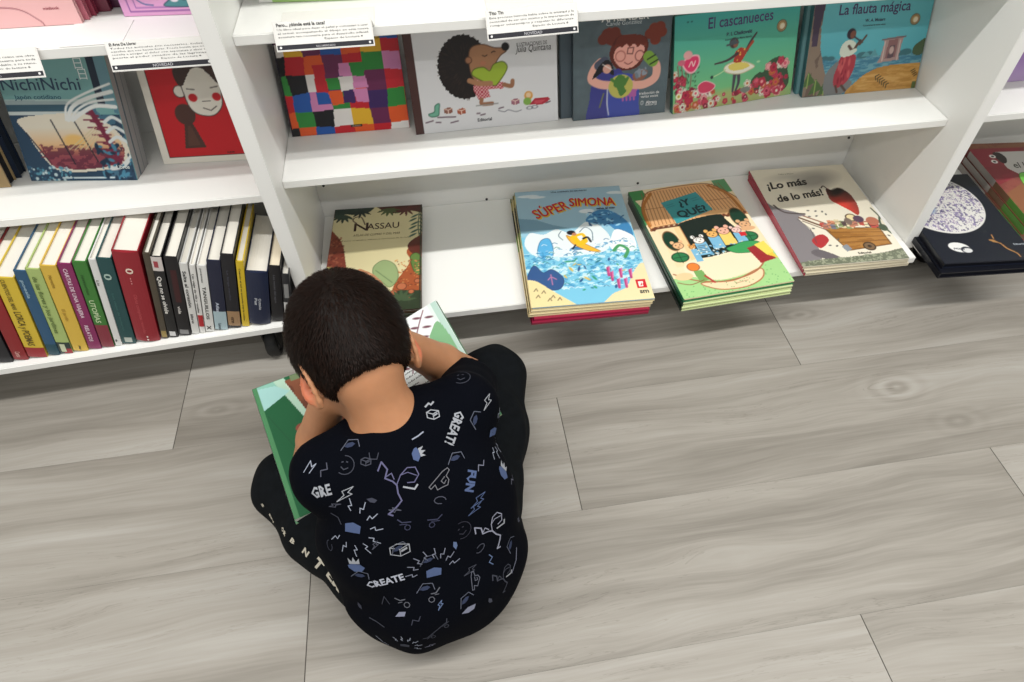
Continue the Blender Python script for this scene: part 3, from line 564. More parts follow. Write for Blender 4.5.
    a.ell(.22, .235, .055, .05, '#e8843c'); a.ring(.22, .235, .055, .05, '#8a4420', .006); a.poly([(.20, .20), (.28, .20), (.30, .12), (.21, .10)], '#78a860'); a.line([(.28, .15), (.33, .09)], '#b83434', .02); a.ell(.10, .17, .08, .045, '#f0cc9c'); a.curve([(.02, .13), (.12, .10), (.25, .12)], '#8a4c30', .008)
    # sign
    a.poly([q(.25, .155), q(.64, .095), q(.70, .29), q(.29, .375)], '#3b9aa0')
    a.text('¿Y', .41, .785, width=.12, size=.13, col='#123840', bold=.04, rot=.02); a.text('QUÉ?', .345, .675, width=.31, size=.13, col='#123840', bold=.035, rot=.14)
    for x, y in ((.29, .81), (.29, .79), (.55, .84), (.56, .82)): a.line([(x, y), (x + .07, y + .01)], '#2c7078', .006)
    a.line([(.5, .055), (.62, .065)], '#a08060', .004)
    return a
def art_cart(w, h):
    a = Art(w, h, '#e9e2cf'); q = lambda x, y: (x, 1 - y); n = a.noise(14, 21)
    a.ell(.60, .84, .22, .12, '#8a8680', .3, .75, soft=.13); a.ell(.40, .90, .2, .05, '#a09c94', .1, .5, soft=.08)
    # burning balloon of smoke and fire
    a.blob([q(p[0] * .72 + .28, p[1] - .04) for p in ((.53, .30), (.62, .33), (.70, .30), (.80, .36), (.82, .46), (.78, .56), (.72, .60), (.66, .55), (.56, .48), (.49, .42))], '#d84438'); m = a.mask(catmull([q(p[0] * .72 + .28, p[1] - .04) for p in ((.53, .30), (.62, .33), (.70, .30), (.80, .36), (.82, .46), (.78, .56), (.72, .60), (.66, .55), (.56, .48), (.49, .42), (.53, .30))], 5, True))
    t = np.clip((a.Y / a.h - .56) / .14, 0, 1); a.blend(m * t, '#43221e'); a.blend(m * np.clip((a.X / a.w - .74) / .14, 0, 1) * .6, '#5c3a34'); a.ell(.74, .69, .07, .04, '#1c1614', .5, .85, soft=.05); a.ell(.76, .71, .05, .03, '#120e0e', .2, .9, soft=.03)
    a.curve([q(.62, .25), q(.65, .23), q(.67, .26)], '#2a1c1a', .012)
    # cart
    a.poly([q(*p) for p in ((.40, .66), (.92, .70), (.93, .86), (.50, .89))], '#ad7a3e'); cm = a.mask([q(*p) for p in ((.40, .66), (.92, .70), (.93, .86), (.50, .89))]); a.blend(cm * (a.noise(30, 4, 6) > .55) * .5, '#8a5a28'); a.line([q(.40, .66), q(.92, .70), q(.93, .86), q(.50, .89), q(.40, .66)], '#5a3a1c', .008)
    for k in range(3): a.line([q(.43 + .02 * k, .71 + .05 * k), q(.93, .74 + .04 * k)], '#704a20', .005)
    a.ell(.715, .135, .052, .052, '#7a6248'); a.ring(.715, .135, .052, .052, '#3a2a1c', .012); a.ell(.715, .135, .018, .018, '#3a2a1c')
    a.line([q(.15, .50), q(.44, .67)], '#6a4a38', .022); a.line([q(.22, .50), q(.46, .63)], '#8a5a48', .016); a.line([q(.24, .58), q(.44, .70)], '#5a4034', .01)
    # load
    rs = np.random.RandomState(9); pal = ['#c05048', '#d8c8a0', '#8a9a6a', '#b87a68', '#7a7a88', '#cf8a6a', '#5a4a4c', '#e8dcb8']
    for i in range(46):
        x = rs.uniform(.40, .92); y = .36 - .03 * x + rs.uniform(-.01, .045); a.poly([(x - .025, y - .02), (x + .02, y - .025), (x + .026, y + .022), (x - .02, y + .026)], pal[i % 8]); a.line([(x - .02, y), (x + .02, y)], '#4a3a34', .004)
    a.ell(.72, .42, .05, .05, '#ead8a8'); a.ring(.72, .42, .05, .05, '#4a3424', .012); a.ell(.78, .40, .05, .05, '#5a4458'); a.ell(.90, .37, .06, .06, '#b87058'); a.ell(.96, .30, .04, .05, '#4a5a48'); a.ell(.67, .385, .035, .05, '#7a6a60')
    # donkey hidden at left
    a.blob([q(*p) for p in ((-.05, .38), (.05, .42), (.16, .46), (.30, .52), (.22, .54), (.24, .62), (.28, .72), (.24, .80), (.24, .90), (.16, .98), (-.05, .96))], '#858083'); a.curve([q(.05, .40), q(.12, .48), q(.30, .51)], '#4a4040', .018); a.blob([q(*p) for p in ((.22, .77), (.34, .72), (.38, .78), (.26, .85))], '#b3383c'); a.blob([q(*p) for p in ((.15, .88), (.24, .86), (.40, .95), (.36, .975), (.2, .93))], '#6a6468'); a.line([q(.20, .56), q(.27, .66), q(.25, .8)], '#5c5658', .006)
    for x, y in ((.35, .48), (.42, .49), (.48, .50), (.40, .54), (.50, .53), (.33, .54), (.30, .66), (.47, .78), (.42, .84), (.50, .86), (.96, .78), (.98, .72), (.93, .92), (.36, .83)): a.ell(x, 1 - y, .014, .009, '#5a5a58', x * 9)
    a.poly([q(.46, .85), q(.52, .83), q(.54, .88), q(.48, .90)], '#8a9098'); a.curve([q(1.02, .56), q(.96, .66), q(1.0, .76)], '#4a5a48', .02); a.line([q(.97, .50), q(1.02, .66)], '#3c4a38', .014)
    a.blob([q(*p) for p in ((-.05, .975), (.2, .95), (.5, .945), (.8, .93), (1.05, .91), (1.05, 1.05), (-.05, 1.05))], '#6f7562'); m = a.mask([(0, 0), (1, 0), (1, .075), (0, .045)]); a.blend(m * (a.noise(260, 3) > .55), '#9a9f88')
    a.text('¡Lo más', .08, .77, width=.44, size=.15, col='#1d1a18', bold=.03, shear=.25, rot=.10); a.text('de lo más!', .12, .63, width=.50, size=.145, col='#1d1a18', bold=.03, shear=.25, rot=.12)
    a.text('Texto y dibujos', .27, .925, width=.16, col='#5a5850'); a.text('Editorial', .57, .07, width=.12, col='#3a3a34', bold=.02)
    return a
def art_nassau(w, h):
    a = Art(w, h, '#d6cb9f'); q = lambda x, y: (x, 1 - y); rs = np.random.RandomState(3)
    def leafs(x, y, n, r, c, spread=3.1, base=0):
        for i in range(n): t = base + spread * i / max(1, n - 1); a.blob([(x, y), (x + r * .5 * math.cos(t - .25), y + r * .5 * math.sin(t - .25) * w / h), (x + r * math.cos(t), y + r * math.sin(t) * w / h), (x + r * .5 * math.cos(t + .25), y + r * .5 * math.sin(t + .25) * w / h)], c)
    a.blob([q(*p) for p in ((-.05, -.05), (.42, -.03), (.40, .045), (.25, .07), (.1, .06), (-.05, .10))], '#2c3a34'); leafs(.1, .94, 6, .16, '#33443a', 2.2, 3.4); leafs(.3, .97, 5, .14, '#25332e', 2.2, 3.5)
    a.blob([q(*p) for p in ((.48, -.05), (1.05, -.05), (1.05, .09), (.86, .06), (.7, .08), (.56, .05))], '#4c2b26'); leafs(.62, .98, 6, .15, '#4d5a38', 2.4, 3.6); leafs(.82, .965, 8, .14, '#5a2e2a', 4, 3.0)
    # right spray
    for i in range(6): y = .88 - i * .04; a.ell(.92 - .02 * (i % 2), y, .05, .014, '#3c5a4c', .6); a.ell(1.0, y, .04, .012, '#3c5a4c', 2.4)
    a.curve([(.97, .92), (.96, .75), (.99, .6)], '#2c4438', .01)
    # left red mass, right foliage
    a.blob([q(*p) for p in ((-.05, .24), (.06, .28), (.14, .38), (.18, .50), (.2, .62), (.1, .7), (-.05, .7))], '#7c3b2e'); a.speckle((0, .35, .16, .7), ['#5a281e', '#9a5a44'], 60, (.006, .014), 1.6)
    a.blob([q(*p) for p in ((1.05, .36), (.92, .38), (.84, .48), (.88, .56), (.84, .64), (.75, .74), (.70, .84), (.66, 1.05), (1.05, 1.05))], '#a0522f'); a.blob([q(*p) for p in ((1.05, .33), (.93, .35), (.85, .42), (.9, .5), (1.05, .50))], '#5c2a22'); a.blob([q(*p) for p in ((.88, .54), (.95, .50), (1.02, .58), (1.0, .70), (.93, .68))], '#5e7c3e', edge='#33452a')
    a.speckle((.72, .2, 1, .45), ['#c07a4a', '#7a3a24', '#d09a60'], 80, (.006, .012)); a.blob([q(*p) for p in ((.5, .60), (.60, .55), (.72, .60), (.76, .72), (.68, .80), (.58, .74), (.50, .68))], '#93a675', edge='#5a6e48'); a.line([q(.52, .64), q(.70, .76)], '#5a6e48', .008)
    a.blob([q(*p) for p in ((-.05, .62), (.1, .60), (.25, .66), (.3, .78), (.2, 1.05), (-.05, 1.05))], '#c8bd7c', edge='#6a6030'); a.blob([q(*p) for p in ((.3, 1.05), (.4, .88), (.6, .84), (1.05, .86), (1.05, 1.05))], '#2e3a28')
    for x, y, r in ((.80, .20, .05), (.72, .15, .035), (.90, .15, .03), (.86, .10, .03), (.96, .24, .03)): a.ell(x, y, r, r, '#b56a48'); a.ring(x, y, r, r, '#5a2e1e', .008)
    leafs(.8, .08, 7, .16, '#42553a', 3, .1); a.rect(.985, 0, 1, 1, '#2c3428')
    a.text('N', .24, .755, width=.16, size=.20, col='#3e2620', bold=.01); a.text('ASSAU', .385, .765, width=.36, size=.145, col='#3e2620', bold=.008); a.curve([(.26, .84), (.22, .87), (.24, .90), (.31, .90), (.36, .82)], '#3e2620', .012)
    a.text('ATLAS DE CLIMAS Y DEL MAR', .24, .70, width=.52, size=.05, col='#5a4636', rot=.0, shear=.2); a.text('Textos originales, dibujos y canciones de la costa', .12, .655, width=.76, size=.028, col='#6a5a48')
    return a
def art_nichi(w, h):
    a = Art(w, h, '#6ea3a6'); q = lambda x, y: (x, 1 - y); a.rect(0, .55, 1, 1, '#79abab'); n = a.noise(40, 3, 3); a.blend(a.mask([(0, .55), (.8, .55), (.8, .64), (0, .66)]) * .8, '#27475e')
    a.blend(a.mask([(0, .62), (1, .62), (1, .66), (0, .66)]) * .7, '#c8d4d0'); a.rect(0, .54, .7, .57, '#c9d3d2'); a.rect(0, .40, 1, .54, '#31506a'); a.blend(a.mask([(0, 0), (1, 0), (1, .54), (0, .54)]), '#24425c')
    a.rect(.83, .6, .90, 1, '#18283c'); a.rect(.90, .6, 1, 1, '#6a93a0'); a.blend(a.mask([(.75, 0), (1, 0), (1, .6), (.75, .6)]) * (a.noise(50, 8) > .5) * .8, '#4a7890')
    a.blob([q(*p) for p in ((.10, .48), (.72, .46), (.98, .66), (.95, .86), (.62, .92), (.35, .92), (.22, .86), (.10, .6))], '#e7dfcd')
    m = a.mask(catmull([q(*p) for p in ((.12, .50), (.70, .48), (.94, .68), (.90, .84), (.62, .90), (.35, .90), (.24, .86), (.12, .6), (.12, .5))], 6, True)); t = np.clip(((1 - a.Y / a.h) - .56) / .2, 0, 1); a.blend(m * t * .8, '#e6a45e'); t = np.clip(((1 - a.Y / a.h) - .70) / .1, 0, 1); a.blend(m * t * .9, '#8c3a4e')
    a.ell(.52, .33, .10, .06, '#eec070', a=.9, soft=.03); a.blend(m * (t > 0) * (a.noise(90, 5, 2) > .5) * .7, '#5e2238')
    for p in (((.10, .60), (.24, .86)), ((.36, .50), (.46, .86)), ((.56, .48), (.68, .84))): a.line([q(*p[0]), q(*p[1])], '#1c1c2a', .012)
    # pylon and smoke
    for i in range(7): a.line([q(.70 + .02 * i, .45 + .06 * i), q(.80 + .02 * i, .47 + .06 * i)], '#7a2440', .018); a.line([q(.66 + .02 * i, .50 + .06 * i), q(.84 + .015 * i, .50 + .06 * i)], '#7a2440', .012)
    a.line([q(.74, .42), q(.82, .62), q(.88, .84)], '#7a2440', .05); a.line([q(.2, .70), q(.24, .86)], '#7a3040', .016); a.line([q(.17, .76), q(.27, .74)], '#7a3040', .012); a.line([q(.17, .80), q(.29, .79)], '#7a3040', .012)
    for k in range(4): a.curve([q(.50 + .02 * k, .50), q(.55 + .04 * k, .38 + .02 * k), q(.72 + .03 * k, .30 + .03 * k), q(.98, .22 + .06 * k)], '#e9ecea', .035 if k % 2 else .02)
    for k in range(3): a.curve([q(.84, .52 + .08 * k), q(.92, .48 + .08 * k), q(1.0, .52 + .08 * k)], '#e2e8e8', .03)
    for k in range(5): a.line([q(.45 + .05 * k, .74), q(.75, .55 + .02 * k)], '#d8c8a0', .004)
    a.curve([q(.78, .90), q(.9, .88), q(1.0, .80)], '#e4e8e8', .04); a.rect(.30, .015, .88, .03, '#c8d8de'); a.speckle((0, 0, .4, .12), ['#5a9ab0', '#c8dce0', '#2c5a78'], 70, (.006, .016)); a.speckle((.7, .0, 1, .3), ['#4a88a4', '#183048'], 50, (.006, .02), 2)
    a.text('NichiNichi', .02, .735, width=.70, size=.15, col='#2c4660', bold=.006); a.text('Japón cotidiano', .10, .665, width=.42, size=.055, col='#2c5a70', bold=.01); a.text('日', .72, .90, width=.07, col='#e4eeee'); a.text('日', .735, .82, width=.07, col='#e4eeee'); a.text('Libros', .84, .10, width=.12, col='#e4eeee', bold=.02)
    return a
def art_girl(w, h):
    a = Art(w, h, '#e4dfd3'); q = lambda x, y: (x, 1 - y)
    a.rect(.075, .055, .985, .97, '#4a1c20'); a.rect(.083, .06, .978, .965, '#c3161f')
    a.ell(.60, .80, .25, .20, '#3f2a24'); a.ell(.365, .45, .105, .11, '#4c2e26'); a.poly([(.345, .42), (.40, .42), (.50, .14), (.27, .14)], '#4c2e26'); a.poly([(.36, .35), (.39, .35), (.44, .16), (.31, .16)], '#5a382c')
    a.ell(.37, .655, .06, .06, '#e4dfd3'); a.ring(.37, .655, .06, .06, '#2c2222', .008)
    a.blob([(.42, .76), (.60, .86), (.78, .76), (.79, .60), (.76, .50), (.66, .43), (.52, .44), (.44, .50), (.41, .62)], '#e4dfd3', edge='#2c2222', et=.006)
    a.blob([(.60, .88), (.50, .80), (.41, .70), (.36, .76), (.42, .9), (.55, .95), (.68, .95), (.8, .88), (.84, .72), (.79, .70), (.70, .80)], '#3f2a24')
    for x in (.49, .735): a.ell(x, .595, .045, .042, '#c3161f'); a.line([(x - .04, .675), (x + .035, .665 + (.02 if x > .6 else 0))], '#2c2222', .007)
    a.line([(.58, .56), (.66, .56)], '#2c2222', .007); a.line([(.57, .50), (.645, .475), (.71, .51)], '#2c2222', .007)
    a.rect(.925, .18, .95, .26, '#4a3a50'); a.text('ÁLBUM', .70, .075, width=.08, col='#5a1016', bold=.03)
    return a
def art_moon(w, h):
    a = Art(w, h, '#171b28'); q = lambda x, y: (x, 1 - y)
    a.ell(.38, .66, .50, .52, '#dcdad6'); m = a.mask([(.38 + .49 * math.cos(t), .66 + .49 * w / h * math.sin(t)) for t in np.linspace(0, 6.28, 60)])
    n1 = a.noise(260, 3, .6); n2 = a.noise(60, 5); a.blend(m * (n1 > .58) * (n2 > .38) * .8, '#7b6f9a'); a.blend(m * (n1 < .34) * (n2 > .45) * .7, '#9c84a8'); a.ell(.22, .62, .10, .12, '#2f5aa0', a=.65, soft=.06); a.blend(m * (a.noise(220, 9) > .62) * (n2 < .6) * .7, '#4a4468'); pass
    a.ell(.27, .155, .11, .075, '#e6e6e4', -.3); a.ell(.33, .125, .06, .05, '#171b28'); a.ell(.335, .12, .05, .035, '#d8d8d8'); a.text('¡HOLA!', .20, .14, width=.11, col='#303848', bold=.03, rot=-.2)
    a.curve([q(.67, .80), q(.73, .82), q(.76, .88), q(.82, .93), q(.83, .97)], '#a87a48', .024, t1=.014); a.ell(.67, .212, .036, .015, '#a87a48', -.2); a.line([(.70, .23), (.71, .27)], '#b98348', .012)
    for k in range(7): a.line([(.72 + .02 * k, .19 - .022 * k), (.75 + .02 * k, .18 - .022 * k)], '#3a2a20', .010)
    a.text('Editorial', .86, .15, width=.12, col='#a8b0b8', bold=.02)
    return a
def art_creature(w, h):
    a = Art(w, h, '#8d4a42'); q = lambda x, y: (x, 1 - y); n = a.noise(30, 2)
    a.blend(a.mask([(0, .45), (.4, .62), (.6, 1), (0, 1)]), '#8f2c3a'); a.rect(0, .93, 1, 1, '#8a5a40'); a.blend((n > .55) * .25, '#6a2a2c'); a.poly([(0, .35), (.3, .5), (.5, .3), (.4, .1), (0, .05)], '#8c5a3e')
    a.poly([q(.24, .12), q(1, .12), q(1, .75), q(.45, .62), q(.22, .34)], '#c9c4c2'); a.blob([q(*p) for p in ((.20, .14), (.27, .13), (.30, .20), (.26, .27), (.21, .26))], '#2a1c20')
    for x, y in ((.175, .82), (.15, .75)): a.ell(x, y, .032, .030, '#f0eeea'); a.ell(x, y, .014, .014, '#141014')
    a.blob([q(*p) for p in ((.26, .46), (.34, .40), (.50, .46), (.80, .60), (1.05, .75), (1.0, .98), (.6, .98), (.35, .86), (.24, .66))], '#6fbf4a', edge='#2a5a20'); a.speckle((.28, .10, .8, .50), ['#3f8a34', '#a8dc70', '#cfe88a'], 70, (.01, .025), 1.8)
    for x in (.06, .12, .18): a.ell(x, .05 + x * .5, .03, .02, '#a8dc70')
    a.text('el bosque', .30, .66, width=.40, size=.13, col='#2a2428', shear=.2, bold=.01)
    return a

# ---- books facing out on the middle bookcase
def stack_standing(label_front, label_back, bl, br, z, lean, w, h, t, art, cover, spine, group, back=((0, 0),), **kw):
    mw = standing(bl, br, z, lean, t); book(label_front, mw, w, h, t, art, cover, spine, group=group, **kw)
    for k, (dx, txt) in enumerate(back):
        m2 = mw @ Matrix.Translation((dx, 0, -(t + .0004) * (k + 1)))
        # a book behind leans on the back: lift it so that its corner stays on the shelf
        m2.translation.z += 0.0
        book(txt, m2, w, h, t, None, cover, spine, group=group, **kw)
G1 = 'picture books facing out on the middle shelf'
lift = .0003
book('picture book with a patchwork cover of bright coloured squares, facing out', standing((.0035, -.094), (.2035, -.096), H1 + lift, R_(20), .010), .199, .162, .010, art_patch(.199, .162), '#3d2160', '#20182a', group=G1)
book('white picture book with a spiny hedgehog hugging a green heart cushion', standing((.213, -.121), (.462, -.114), H1 + lift, R_(13), .012), .249, .163, .012, art_hedgehog(.249, .163), '#dcdcde', '#45302e', group=G1, spine_art=None)
mwD = standing((.488, -.121), (.656, -.118), H1 + lift, R_(12), .009)
book('dark grey picture book of a red-haired child holding a doll and a cactus', mwD, .168, .165, .009, art_dark(.168, .165), '#4a565c', '#3c474d', group=G1)
m2 = standing((.4665, -.1105), (.634, -.1075), H1 + lift, R_(12), .009); book('plain dark grey book tucked behind the red-haired child book', m2, .168, .165, .009, None, '#46535c', '#3c474d', group=G1)
mwN = standing((.668, -.127), (.905, -.094), H1 + lift, R_(17), .010)
book('green picture book titled El cascanueces with a ballerina among flowers', mwN, .240, .160, .010, art_nutcracker(.240, .160), '#4fa79c', '#3d6a60', group=G1)
m2 = standing((.676, -.112), (.913, -.079), H1 + lift, R_(17), .010); book('teal picture book hidden behind the ballerina book, page edges at its right', m2, .240, .160, .010, None, '#5a9c98', '#3d6a60', group=G1)
mwF = standing((.921, -.110), (1.146, -.110), H1 + lift, R_(19), .010)
book('blue picture book titled La flauta mágica with a flute player by a tree', mwF, .226, .157, .010, art_flute(.226, .157), '#5fb0b8', '#3d6a70', group=G1)
m2 = standing((.9145, -.096), (1.140, -.096), H1 + lift, R_(19), .010); book('second blue picture book, just behind the flute player book', m2, .226, .157, .010, None, '#7aa8ac', '#5a8a90', group=G1)

# ---- books lying on the bottom shelf of the middle bookcase
G2 = 'picture books lying flat on the bottom shelf'; Z0 = .1053
sa = [(0, .50, '#e9d29c'), (.50, .64, '#7aa03c'), (.64, .88, '#1f1c26'), (.88, .96, '#e8d880'), (.96, 1, '#7a8a40')]
z = Z0
book('thin magenta book at the very bottom of the surfing book pile', flat((.373, -.367), R_(-1.8), z), .214, .285, .0048, None, '#8a1c3a', '#6a1630', '#c89aa2', G2); z += .005
book('thin magenta book second from the bottom of the surfing book pile', flat((.377, -.363), R_(-2.2), z), .212, .285, .0048, None, '#96223f', '#6a1630', '#c89aa2', G2); z += .005
for dx, dy, an, lb in ((-.006, -.003, -2.4, 'surfing picture book, lowest of the three blue copies in its pile'), (-.003, -.0015, -2.8, 'surfing picture book under the topmost copy of its pile')):
    book(lb, flat((.3755 + dx, -.354 + dy, ), R_(an), z), .222, .332, .0066, None, '#ddcfa6', None, group=G2, spine_art=sa); z += .0068
book('blue picture book titled Súper Simona with a surfer in yellow on waves', flat((.3755, -.354), R_(-3), z), .222, .332, .0066, art_surf(.222, .332), '#ddcfa6', None, group=G2, spine_art=sa)
z = Z0; ye = '#1f6a48'
book('picture book at the bottom of the three ¿Y qué? copies', flat((.646, -.378), R_(2.6), z), .216, .320, .0088, None, '#c8d4a0', '#12231c', '#d8dcae', G2); z += .009
book('picture book between the other two ¿Y qué? copies', flat((.648, -.3755), R_(3), z), .216, .320, .0088, None, '#c8d4a0', '#1a3a2a', '#d8dcae', G2); z += .009
book('picture book titled ¿Y qué? with animals in a doorway under a reed roof', flat((.6495, -.3735), R_(3.4), z), .216, .320, .0088, art_house(.216, .320), '#2f7a50', ye, '#d8dcae', G2)
z = Z0
book('picture book at the bottom of the ¡Lo más de lo más! pile', flat((.908, -.327), R_(-1.2), z), .212, .306, .0064, None, '#cfc6ae', '#b03044', group=G2); z += .0066
book('picture book in the middle of the ¡Lo más de lo más! pile', flat((.904, -.324), R_(-2), z), .212, .306, .0064, None, '#cfc6ae', '#a82a40', group=G2); z += .0066
book('cream picture book titled ¡Lo más de lo más! with a loaded wooden cart', flat((.901, -.321), R_(-2.8), z), .214, .308, .0064, art_cart(.214, .308), '#cfc6ae', '#b03044', group=G2)
z = Z0
book('picture book at the bottom of the pile topped by the beige Nassau book', flat((.006, -.311), R_(-2.5), z), .176, .294, .0088, None, '#4a3a2c', '#5a2c24', group=G2); z += .009
book('picture book in the middle of the pile topped by the beige Nassau book', flat((.006, -.3105), R_(-3), z), .176, .294, .0088, None, '#3c4432', '#6a3a2c', group=G2); z += .009
book('beige leafy picture book titled Nassau lying on top, half hidden by the head', flat((.0065, -.31), R_(-3.4), z), .176, .294, .0088, art_nassau(.176, .294), '#4a3a2c', '#6a3428', group=G2)

# ---- right bookcase
G3 = 'picture books lying on the right bookcase'
z = Z0
book('dark navy moon book, lower copy of the two', flat((1.157, -.374), R_(-4), z), .186, .27, .0135, None, '#12141c', '#12141c', '#1a1c24', G3); z += .0138
book('dark navy picture book with a big white moon and a giraffe, top copy', flat((1.165, -.363), R_(-5), z), .186, .27, .0135, art_moon(.186, .27), '#171b28', '#12141c', '#1a1c24', G3)
z = Z0
sb = [(0, .3, '#5a8a3c'), (.3, .5, '#7a5a44'), (.5, .9, '#a8a09a'), (.9, 1, '#7a2a30')]
for k, (lb, ar) in enumerate((('red and green picture book at the bottom of the pile right of the moon book', None), ('red and green picture book in the middle of the pile right of the moon book', None), ('red picture book with two white eyes and a green creature, topmost of its pile', 1))):
    book(lb, flat((1.375 + .004 * k, -.300), R_(-6), z), .22, .275, .0145, art_creature(.22, .275) if ar else None, '#8d4a42', '#7a5a50', '#8a7a68', G3, spine_art=sb); z += .0147
a_ = Art(.2, .2, '#9a7ab8'); a_.grad('#b59cc4', '#8458a8', 0, .5)
book('purple book standing on the right bookcase at the picture edge', standing((1.33, -.118), (1.50, -.118), H1 + lift, R_(10), .012), .17, .2, .012, a_, '#8a68b0', '#7a58a0', group=G3)

# ---- left bookcase, books facing out
G4 = 'books facing out on the left bookcase'
ZL = .331 + lift
mwn = standing((-.417, -.122), (-.247, -.147), ZL, R_(22), .014)
book('teal travel book titled NichiNichi with a red pylon on its cover', mwn, .172, .192, .014, art_nichi(.172, .192), '#40687c', '#24425c', '#a8a8a8', G4, soft=True)
for k, lb in enumerate(('teal travel book standing right behind the NichiNichi copy', 'teal travel book at the back of the NichiNichi copies')):
    m2 = standing((-.415 + .002 * k, -.1065 + .0155 * k), (-.245, -.1315 + .0155 * k), ZL, R_(22), .014); book(lb, m2, .173, .192, .014, None, '#787c80', '#24425c', '#a2a2a2', G4, soft=True)
book('red picture book of a pale girl with red cheeks and a dark plait', standing((-.212, -.108), (-.046, -.118), ZL, R_(20), .010), .152, .175, .010, art_girl(.152, .175), '#e4dfd3', '#d8d2c6', group=G4)
a_ = Art(.15, .2, '#a8916a'); a_.grad('#a68c62', '#b09a78')
book('tan book standing at the far left edge beside the NichiNichi book', standing((-.600, -.128), (-.444, -.134), ZL, R_(14), .022), .155, .20, .022, a_, '#a8916a', '#6a5a44', '#2c2c30', G4)
book('dark blue book standing behind the tan book', standing((-.592, -.104), (-.437, -.110), ZL, R_(14), .020), .155, .20, .020, None, '#1f2a3c', '#1f2a3c', '#3c4450', G4)
a_ = Art(.2, .2, '#e6b4b4'); a_.curve([(.0, .13), (.30, .13), (.62, .12), (.74, .04), (.76, .0)], '#8a4a54', .006); a_.text('minibook', .80, .10, width=.10, col='#9a4a54', bold=.02)
ZU = H2 + lift
book('pale pink book standing at the top left corner of the picture', standing((-.408, -.150), (-.208, -.152), ZU, R_(4), .008), .2, .2, .008, a_, '#e6b4b4', '#c88a8c', '#8a3a48', G4)
for k, (dx, dy, c_, lb) in enumerate(((.006, .0115, '#b86a78', 'dusty pink book right behind the pale pink book'), (.012, .023, '#8a3448', 'dark raspberry book second behind the pale pink book'), (.028, .0345, '#6a2438', 'wine red book third behind the pale pink book'), (.048, .046, '#4a1c38', 'dark plum book at the back of the pink row'))):
    book(lb, standing((-.408 + dx, -.150 + dy), (-.208 + dx, -.152 + dy), ZU, R_(4), .010), .2, .2, .010, None, c_, c_, '#b87a88', G4)
a_ = Art(.13, .2, '#dca0cc'); a_.line([(.04, 1), (.08, .03), (1, .03)], '#7a4a90', .012); a_.line([(.1, 1), (.15, .055), (1, .055)], '#8a5aa0', .008); a_.blob([(.47, .06), (.52, .10), (.60, .13), (.68, .10), (.75, .13), (.82, .06)], '#4f8a90', edge='#2c4a60'); a_.ell(.58, .10, .04, .02, '#e8dce8'); a_.curve([(.15, .2), (.18, .12), (.25, .08), (.34, .07)], '#4a6a98', .014); a_.curve([(.2, .18), (.24, .12)], '#4a6a98', .012); a_.text('Luz y sombra', .50, .22, width=.4, col='#7a4a80', bold=.02); a_.text('Lu', .9, .10, width=.08, col='#7a3a70', bold=.02); a_.ell(.3, .2, .05, .03, '#5a8ab8')
book('pink and purple book with fine line borders on the top left shelf', standing((-.157, -.138), (-.030, -.148), ZU, R_(6), .010), .126, .19, .010, a_, '#b878b0', '#9a60a0', group=G4)
a_ = Art(.16, .2, '#dfe6d4'); a_.rect(0, 0, 1, .06, '#9ac070'); a_.ell(.5, .03, .3, .03, '#b4d48c'); a_.rect(0, 0, .12, 1, '#dcdcda')
book('white and green book standing on the top shelf of the middle bookcase', standing((.021, -.121), (.176, -.135), ZU, R_(8), .012), .155, .19, .012, a_, '#dfe6d4', '#e0e0de', group='books facing out on the top shelf')
a_ = Art(.1, .2, '#e8e6e4'); a_.rect(0, 0, 1, .1, '#e8c8c8')

